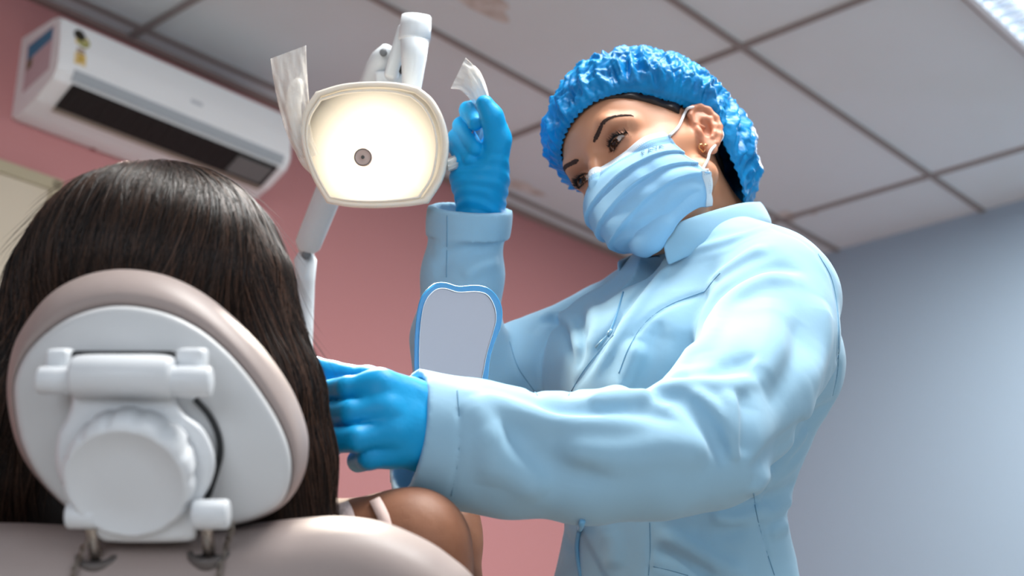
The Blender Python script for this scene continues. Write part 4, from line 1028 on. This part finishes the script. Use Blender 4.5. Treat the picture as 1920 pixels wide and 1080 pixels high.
film([(845, 166, 873, 108, 1.60, .002), (862, 168, 886, 120, 1.605, .009), (876, 180, 903, 146, 1.615, .013), (889, 196, 916, 180, 1.625, .013), (892, 215, 920, 210, 1.632, .0115), (890, 240, 918, 245, 1.636, .0115), (878, 268, 902, 290, 1.634, .0115), (858, 288, 872, 312, 1.625, .011), (838, 298, 842, 322, 1.612, .010)], 1.6, seed=3)
# ------------------------------------------------------------------ dental chair seen from behind
M_vin = mat('grey_beige_vinyl', (160, 146, 142), .46, spec=.4, bump=[(700, .12, .0004), (12, .12, .006)])
M_shell = mat('shell_plastic', (206, 208, 210), .38, spec=.45)
M_hinge = mat('hinge_plastic', (222, 226, 230), .34, spec=.5)
M_chrome = mat('brushed_steel', (176, 168, 160), .25, 1.0)
M_rec = mat('dark_rubber', (30, 32, 34), .5)  # near-black for the hinge's gap and groove
chair = tag(empty('dental_chair', P(300, 1080, 1.05)*[1, 1, 0]), 'dental chair with grey vinyl back and white shelled headrest, seen from behind', 'dental chair')
HC = np.array([285, 760.])
CU = cspline([(13, 745), (22, 660), (52, 600), (98, 548), (160, 516), (230, 505), (305, 515), (375, 546), (440, 597), (500, 660), (548, 732), (574, 800), (578, 850), (566, 900), (535, 945), (480, 975), (400, 990), (270, 995), (160, 972), (90, 920), (36, 845)], 120)
SHL = cspline([(27, 745), (36, 690), (70, 640), (135, 594), (215, 574), (300, 584), (372, 616), (434, 668), (490, 738), (530, 808), (546, 870), (536, 928), (500, 962), (430, 984), (300, 990), (170, 974), (95, 920), (45, 840)], 120)
def lpx(loop, s, d, c=HC): q = c+(loop-c)*s; return np.array([P(x, y, d) for x, y in q])
def mixl(t, d): return np.array([P(x, y, d) for x, y in CU*(1-t)+SHL*t])
V, F = loft([mixl(1.06, .978), mixl(.96, .972), mixl(.85, .970), mixl(.60, .974), mixl(.3, .984), mixl(.08, 1.0), mixl(0, 1.018), lpx(CU, 1.0, 1.034), lpx(CU, .97, 1.050), lpx(CU, .90, 1.062), lpx(CU, .6, 1.068), lpx(CU, .2, 1.060)])
cush = mesh_obj('headrest_cushion', V, F, M_vin, chair)
V, F = loft([lpx(SHL, 1.0, .985), lpx(SHL, 1.003, .974), lpx(SHL, .998, .967), lpx(SHL, .985, .963), lpx(SHL, .965, .9615), lpx(SHL, .93, .9605), lpx(SHL, .8, .957), lpx(SHL, .5, .950), lpx(SHL, .15, .948)])
mesh_obj('headrest_shell', V, F, M_shell, chair)
AXC = np.array([RT, UP, -FW])
# hinge: barrel, end pins, lugs
hb = tag(empty('hinge', P(250, 850, .93))) ; put_under(hb, chair)
def cyl(name, a, b, r, m, par, bev=.002, seg=36):
    a, b = np.asarray(a), np.asarray(b); L = np.linalg.norm(b-a); V, F = lathe(a, (b-a)/L, [(0, r-bev), (bev*.3, r-bev*.3), (bev, r), (L-bev, r), (L-bev*.3, r-bev*.3), (L, r-bev)], seg); return mesh_obj(name, V, F, m, par)
cyl('hinge_pin', P(72, 713, .925), P(142, 714, .925), .0092, M_hinge, hb)
cyl('hinge_pin', P(318, 715, .922), P(397, 716, .922), .0102, M_hinge, hb)
V, F = box(P(113, 675, .940), AXC, (.0072, .0075, .010), .003); mesh_obj('hinge_lug', V, F, M_hinge, hb)
V, F = box(P(361, 676, .938), AXC, (.0092, .0082, .010), .003); mesh_obj('hinge_lug', V, F, M_hinge, hb)
V, F = box(P(232, 672, .945), AXC, (.0345, .0052, .004), .002); mesh_obj('gap_strip', V, F, M_rec, hb)
# bracket body: one casting, barrel at the top, waist, round seat for the knob, foot
BR = np.array([(134, 690), (140, 672), (158, 665), (230, 664), (305, 665), (322, 674), (327, 700), (328, 745), (345, 775), (378, 800), (398, 835), (404, 870), (396, 905), (380, 935), (370, 960), (369, 1000), (360, 1013), (330, 1016), (275, 1017), (215, 1016), (190, 1011), (165, 985), (135, 940), (112, 900), (104, 860), (108, 815), (124, 785), (134, 750)], float)
BR = np.vstack([spline(np.vstack([BR[-1:], BR, BR[:2]])[0:], 8*(len(BR)+2)+1)[8:8+8*len(BR)]]); BC = np.array([250, 850.])
# barrel fatter at the top, body flatter below: depth follows the height
def brl(s, h):
    q = BC+(BR-BC)*s; o = []
    for x, y in q:
        bul = 0
        o.append(P(x, y, .950-h*(.022+.012*bul)))
    return np.array(o)
V, F = loft([brl(1.0, -.2), brl(1.0, .55), brl(.99, .82), brl(.965, .97), brl(.93, 1.03), brl(.8, 1.06), brl(.4, 1.06), brl(.1, 1.06)]); mesh_obj('bracket', V, F, M_hinge, hb)
cyl('barrel', P(136, 706, .924), P(326, 707, .922), .0138, M_hinge, hb, .003)
gq = spline(PP((366, 748, .9475), (392, 778, .948), (409, 815, .9485), (413, 850, .949), (405, 885, .949), (392, 925, .949), (384, 945, .949)), 30); V, F = tube(gq, .0022, 10); mesh_obj('seal', V, F, M_rec, hb)  # dark tube whose colour stands for the shade in the bracket's groove
# knob with a scalloped rim, tipped a little so that its upper edge shows
kc = P(238, 901, .912); kn = -FW*.93-UP*.36; kn /= np.linalg.norm(kn); n1 = RT; n2 = np.cross(kn, n1)
a = np.linspace(0, 2*np.pi, 160, endpoint=False); sc = 1-.035*np.clip(np.cos(a*14), 0, 1)**1.5
loops = []
for h, r, w in ((-.022, .0425, 1), (-.004, .0430, 1), (.0, .0424, 1), (.003, .0408, .7), (.0045, .0385, .2), (.0045, .0370, 0), (.0034, .0355, 0), (.0034, .018, 0), (.0036, .002, 0)):
    rr = r*(1+(sc-1)*w); loops.append(kc+kn*h+rr[:, None]*(np.cos(a)[:, None]*n1+np.sin(a)[:, None]*n2))
V, F = loft(loops); mesh_obj('knob', V, F, M_hinge, hb)
cyl('cross_pin', P(126, 966, .925), P(182, 966, .925), .0088, M_hinge, hb)
cyl('cross_pin', P(362, 965, .922), P(430, 964, .922), .0098, M_hinge, hb)
# back pad
ED = np.array([(-420, 1120), (-300, 1030), (-150, 990), (0, 980), (150, 985), (300, 988), (440, 984), (560, 972), (640, 968), (720, 979), (800, 1013), (850, 1047), (888, 1082), (930, 1150), (965, 1260), (975, 1420)], float)
ED = spline(ED, 90); inn = np.array([280, 1750.])-ED; inn /= np.linalg.norm(inn, axis=1)[:, None]
rows = [(500, 1.06), (120, 1.085), (60, 1.082), (26, 1.070), (8, 1.048), (0, 1.022), (2, .998), (12, .974), (28, .958), (50, .948), (75, .9405), (110, .935), (160, .932), (260, .930), (420, .932), (560, .94)]
G = np.array([[P(*(e+v*t), d) for t, d in rows] for e, v in zip(ED, inn)])
V, F = grid_surface(G); back = mesh_obj('backrest', V, F, M_vin, chair); solidify(back, .004, 1)
def on_back(x, y):
    # nearest point of the pad surface along the sight line
    from mathutils import Vector
    from mathutils.bvhtree import BVHTree
    global _bt
    if '_bt' not in globals(): _bt = BVHTree.FromPolygons([tuple(v) for v in V], F)
    h = _bt.ray_cast(Vector(CAM), Vector(ray(x, y))); return np.array(h[0]), np.array(h[1])
for gx, gy, px, py in ((181, 1037, 170, 985), (392, 1034, 388, 984)):
    c, n = on_back(gx, gy); n = n if n@FW < 0 else -n; n = n*.93+Z3*.30; c = c+FW*.0030; n /= np.linalg.norm(n)
    gr = []
    V_, F_ = lathe(c, n, [(-.010, .0160), (.0002, .0158), (.0012, .0148), (.0012, .0112), (-.001, .0104), (-.0015, .0102)], 36); go = mesh_obj('grommet', V_, F_, mat('grommet_grey', (104, 98, 96), .4, .2) if gx < 200 else bpy.data.materials['grommet_grey'], chair)
    V_, F_ = lathe(c, n, [(-.012, .0104), (-.0004, .0104), (.0001, .0098)], 30); mesh_obj('hole', V_, F_, M_dark, go)
    tp = P(px, py, .928); cyl('post', tp, c-Z3*.006, .0043, M_chrome, chair, .0005, 24)
M_chain = mat('chain_steel', (150, 142, 134), .3, 1.0)
def chain_obj(pts):
    pts = spline(pts, 400); L = np.r_[0, np.cumsum(np.linalg.norm(np.diff(pts, axis=0), axis=1))]; n = int(L[-1]/.0038); parts = []
    a = np.linspace(0, 2*np.pi, 12, endpoint=False)
    for i in range(n):
        s = (i+.5)*L[-1]/n; c = np.array([np.interp(s, L, pts[:, k]) for k in range(3)]); c2 = np.array([np.interp(min(s+.002, L[-1]), L, pts[:, k]) for k in range(3)]); t = c2-c
        t = t/(np.linalg.norm(t)+1e-9); u = np.cross(t, FW); u /= np.linalg.norm(u); v = np.cross(t, u); w = u if i % 2 else v
        w = w*.85+(v if i % 2 else u)*.4
        lk = c+np.outer(np.cos(a)*.0032, t)+np.outer(np.sin(a)*.0020, w); V_, F_ = tube(np.vstack([lk, lk[:1]]), .00065, 5, False); parts.append((V_, F_))
    return join_geo(parts)
c1, _ = on_back(150, 1050); c2, _ = on_back(140, 1078)
V_, F_ = chain_obj([P(163, 1016, .935), P(155, 1028, .935), c1-FW*.004, c2-FW*.004, c2-FW*.004-Z3*.05]); mesh_obj('chain', V_, F_, M_chain, chair)
c1, _ = on_back(424, 1030); c2, _ = on_back(412, 1078)
V_, F_ = chain_obj([P(437, 980, .940), P(432, 1000, .937), c1-FW*.004, c2-FW*.004, c2-FW*.004-Z3*.05]); mesh_obj('chain', V_, F_, M_chain, chair)
# seat, pedestal and foot of the chair, under the picture
cb = P(280, 1080, 1.0)
V_, F_ = box([cb[0], cb[1]+.32, .50], np.eye(3), (.24, .36, .06), .04); mesh_obj('seat', V_, F_, M_vin, chair)
V_, F_ = box([cb[0], cb[1]+.0, .70], np.eye(3), (.20, .035, .20), .03); mesh_obj('back_support', V_, F_, M_shell, chair)
V_, F_ = box([cb[0], cb[1]+.34, .26], np.eye(3), (.14, .20, .18), .03); mesh_obj('pedestal', V_, F_, M_shell, chair)
V_, F_ = box([cb[0], cb[1]+.30, .041], np.eye(3), (.24, .34, .04), .02); mesh_obj('base', V_, F_, M_shell, chair)
# ------------------------------------------------------------------ patient, seen from behind
def pat_body(p):
    d = ell(p, tuple(P(305, 600, 1.19)), (.078, .100, .112))
    d = smin(d, chain(p, [P(310, 720, 1.19), P(320, 1000, 1.17)], [.052, .055], .02), .03)
    sr, sl = P(772, 1027, 1.172), P(-150, 1035, 1.172); nk = P(330, 965, 1.17)
    d = smin(d, cap(p, nk, P(560, 1042, 1.18), .045, .044), .03)
    d = smin(d, cap(p, P(560, 1042, 1.18), sr, .044, .0455), .02)
    d = smin(d, cap(p, nk, sl, .045, .045), .03)
    ch = P(310, 1250, 1.19); d = smin(d, ell(p, tuple(ch), (.165, .10, .20)), .04)
    hip = P(310, 1250, 1.19)*[1, 1, 0]+[0, .05, .66]; d = smin(d, ell(p, tuple(hip), (.17, .12, .14)), .05)
    d = smin(d, chain(p, [sr, P(842, 1300, 1.165), P(850, 1240, 1.22), P(838, 1010, 1.315), P(856, 880, 1.360)], [.0455, .037, .034, .029, .022], .02), .02)
    d = smin(d, chain(p, [sl, P(-250, 1400, 1.15)], [.045, .038], .02), .02)
    # right hand closed round the mirror handle
    W0 = P(858, 872, 1.365); d = smin(d, cap(p, W0, P(860, 835, 1.372), .020, .020), .01)
    for k in range(4):
        y = 850-k*20+8
        f_ = chain(p, [P(850, y+4, 1.385), P(886, y, 1.378), P(888, y-1, 1.352), P(866, y+2, 1.342)], [.0085, .008, .0075, .0068], .002); d = smin(d, f_, .002)
    th = chain(p, [P(850, 850, 1.358), P(842, 815, 1.345), P(852, 795, 1.338)], [.011, .009, .0075], .004); d = smin(d, th, .004)
    return d
M_skin2 = mat('patient_skin', (146, 100, 76), .5, spec=.3, sss=.02, bump=[(700, .25, .0008), (90, .2, .002)], vary=(35, (128, 84, 62), .35, .7))
pat = tag(empty('person', P(300, 1250, 1.19)*[1, 1, 0]+[0, 0, .56]), 'patient with long dark brown hair sitting in the dental chair, back turned', 'person')
V, F = sdf_mesh(pat_body, np.array([-.62, .98, .56]), np.array([.04, 1.55, 1.34]), .0042); mesh_obj('body', V, F, M_skin2, pat)
HCt = P(292, 522, 1.175)
def hair_mass(p):
    d = ell(p, tuple(HCt), (.1040, .105, .0925))
    d = smin(d, chain(p, [P(462, 545, 1.15), P(508, 740, 1.135), P(532, 860, 1.135), P(556, 1010, 1.13)], [.034, .035, .034, .030], .02), .02)
    d = smin(d, chain(p, [P(112, 550, 1.15), P(55, 750, 1.135), P(25, 900, 1.135), P(0, 1020, 1.13)], [.040, .044, .042, .034], .02), .02)
    d = smin(d, ell(p, tuple(P(285, 800, 1.155)), (.10, .050, .14)), .03)
    return d
M_ph = mat('patient_hair_mass', (22, 15, 13), .5, spec=.4)
V, F = sdf_mesh(lambda p: hair_mass(p)-.0012*noise3(p, 60, 6, 2), np.array([-.50, .98, .96]), np.array([-.06, 1.40, 1.35]), .0035)
hair2 = mesh_obj('hair', V, F, M_ph, pat)
rngp = np.random.default_rng(5)
def hair_paths(N, K, step, offs, fly=0.0):
    crown = HCt+np.array([-.015, -.02, .0925])
    th = rngp.uniform(0, 2*np.pi, N); ph = np.arccos(rngp.uniform(-.25, 1, N)**1.0)
    d = np.stack([np.cos(th)*np.sin(ph)*.104, np.sin(th)*np.sin(ph)*.105, np.cos(ph)*.0925], 1)
    m = d[:, 1] > .03; d[m, 1] *= -1                       # most of the visible hair is on the camera side
    p = (HCt+d).astype(np.float32); out = []
    lump = noise3(p, 90, 6, 4)*.0018
    sway = rngp.normal(0, .10, (N, 3)); 
    clump = np.stack([noise3(p, 55, 5, s_) for s_ in (1, 8, 15)], 1)*.42
    for k in range(K):
        g = grad(hair_mass, p, .002); dist = hair_mass(p)
        p = (p-g*(dist-offs-lump-(fly*(k/K)**2))[:, None]).astype(np.float32); out.append(p.copy())
        away = p-crown; away /= np.linalg.norm(away, axis=1)[:, None]+1e-6
        v = away*1.1*math.exp(-k/7)+np.array([0, 0, -1.0])+sway+clump*.8; v = v-g*(v*g).sum(1)[:, None]; v /= np.linalg.norm(v, axis=1)[:, None]+1e-9
        p = (p+v*step).astype(np.float32)
    return np.stack(out, 1)
def strand_mesh(name, Pth, r, m, par):
    N, K = Pth.shape[:2]; T = np.gradient(Pth, axis=1); T /= np.linalg.norm(T, axis=2)[..., None]+1e-9
    u = np.cross(T, np.array([.3, .9, .2])); u /= np.linalg.norm(u, axis=2)[..., None]+1e-9; w = np.cross(T, u)
    rr = r*np.interp(np.linspace(0, 1, K), [0, .1, .8, 1], [.5, 1, .9, .1])[None, :, None]*rngp.uniform(.6, 1.3, (N, 1, 1))
    V = np.stack([Pth+rr*(math.cos(a)*u+math.sin(a)*w) for a in (0, 2.094, 4.189)], 2)      # N,K,3,3
    idx = np.arange(N*K*3).reshape(N, K, 3); F = []
    for j in range(3): F.append(np.stack([idx[:, :-1, j], idx[:, :-1, (j+1) % 3], idx[:, 1:, (j+1) % 3], idx[:, 1:, j]], -1).reshape(-1, 4))
    return mesh_obj(name, V.reshape(-1, 3), np.concatenate(F), m, par)
def strand_mat(name, c1, c2, rough):
    m = mat(name, c1, rough, spec=.55); nt = m.node_tree; b = nt.nodes['Principled BSDF']
    gi = nt.nodes.new('ShaderNodeNewGeometry'); x = nt.nodes.new('ShaderNodeMix'); x.data_type = 'RGBA'; x.inputs['A'].default_value = lin(c1); x.inputs['B'].default_value = lin(c2)
    pw = nt.nodes.new('ShaderNodeMath'); pw.operation = 'POWER'; pw.inputs[1].default_value = 2.8
    nt.links.new(gi.outputs['Random Per Island'], pw.inputs[0]); nt.links.new(pw.outputs[0], x.inputs['Factor']); nt.links.new(x.outputs['Result'], b.inputs['Base Color']); return m
M_str = strand_mat('patient_hair_strands', (17, 12, 11), (98, 70, 55), .33)
Pth = hair_paths(9000, 26, .0085, rngp.uniform(.0005, .0045, 9000)); strand_mesh('hair_strands', Pth, .00034, M_str, pat)['kind'] = 'stuff'
Pth = hair_paths(260, 14, .0075, np.full(260, .003), .016); strand_mesh('loose_hair', Pth, .00016, M_str, pat)['kind'] = 'stuff'
# straps of the top on the right shoulder
M_strap = mat('pale_pink_strap', (232, 206, 198), .7, bump=[(500, .3, .0006)])
def ribbon(pix, w, off, m, name, body, d0=1.0):
    q, ok = trace(body, spline(np.array(pix, float), 26), d0, 1.5, off); g = grad(body, q.astype(np.float32)); t = np.gradient(q, axis=0); s_ = np.cross(t, g); s_ /= np.linalg.norm(s_, axis=1)[:, None]
    ww = w/2; L = [q+s_*ww+g*0, q+s_*ww*.9+g*.0011, q-s_*ww*.9+g*.0011, q-s_*ww]; V, F = loft(L, False, False, False); o = mesh_obj(name, V, F, m, pat); solidify(o, .0008); return o
ribbon([(703, 938), (712, 955), (722, 980), (735, 1040)], .0092, .0012, M_strap, 'strap', pat_body)
ribbon([(640, 945), (648, 962), (655, 990), (660, 1040)], .0120, .0012, mat('lace_white', (206, 188, 186), .8, bump=[(260, .9, .002)]), 'lace_edge', pat_body)

# ------------------------------------------------------------------ tooth-shaped hand mirror in the patient's hand
MOUT = np.array([(778, 706), (777, 650), (781, 593), (790, 556), (812, 533), (834, 529), (860, 536), (893, 534), (916, 540), (934, 558), (942, 584), (939, 613), (928, 642), (919, 675), (912, 739), (900, 780), (884, 805), (880, 900), (872, 918), (860, 918), (852, 900), (848, 805), (815, 780), (790, 750)], float)
MIN_ = np.array([(787, 706), (786, 650), (790, 596), (798, 564), (815, 544), (834, 540), (860, 547), (893, 546), (914, 552), (927, 572), (931, 598), (924, 627), (914, 661), (907, 697), (899, 733), (888, 764), (868, 785), (840, 785), (812, 768), (792, 738)], float)
mo = cspline(MOUT, 160); mi = cspline(MIN_, 160); MD = 1.36; mc = np.array([858, 655.])
hm = tag(empty('hand_mirror', P(865, 912, MD+.008)), 'tooth-shaped hand mirror with blue rim in front of the raised sleeve', 'hand mirror')
TL = .10   # the mirror leans: top further away
def mp(x, y, h): return P(x, y, MD+(655-y)*.00012+(x-858)*.00022)-FW*h
def ml(loop, s, h): q = mc+(loop-mc)*s; return np.array([mp(x, y, h) for x, y in q])
M_mb = mat('mirror_blue_plastic', (52, 150, 205), .2, spec=.6, trans=.25)
V, F = loft([ml(mo, .975, -.018), ml(mo, 1.0, -.0145), ml(mo, 1.0, .0012), ml(mo, .992, .0022), ml(mo, .97, .0022), ml(mo, .5, .001)]); mesh_obj('frame', V, F, M_mb, hm)
V, F = loft([ml(mi, 1.0, .0018), ml(mi, 1.0, .0034), ml(mi, .985, .0042), ml(mi, .985, .0020)], False, False); mesh_obj('bezel', V, F, mat('mirror_bezel', (224, 232, 238), .3), hm)
V, F = loft([ml(mi, .99, .0020), ml(mi, .99, .0032)]); mesh_obj('mirror_glass', V, F, mat('mirror_silver', (150, 151, 158), .35, .8), hm, smooth=False)
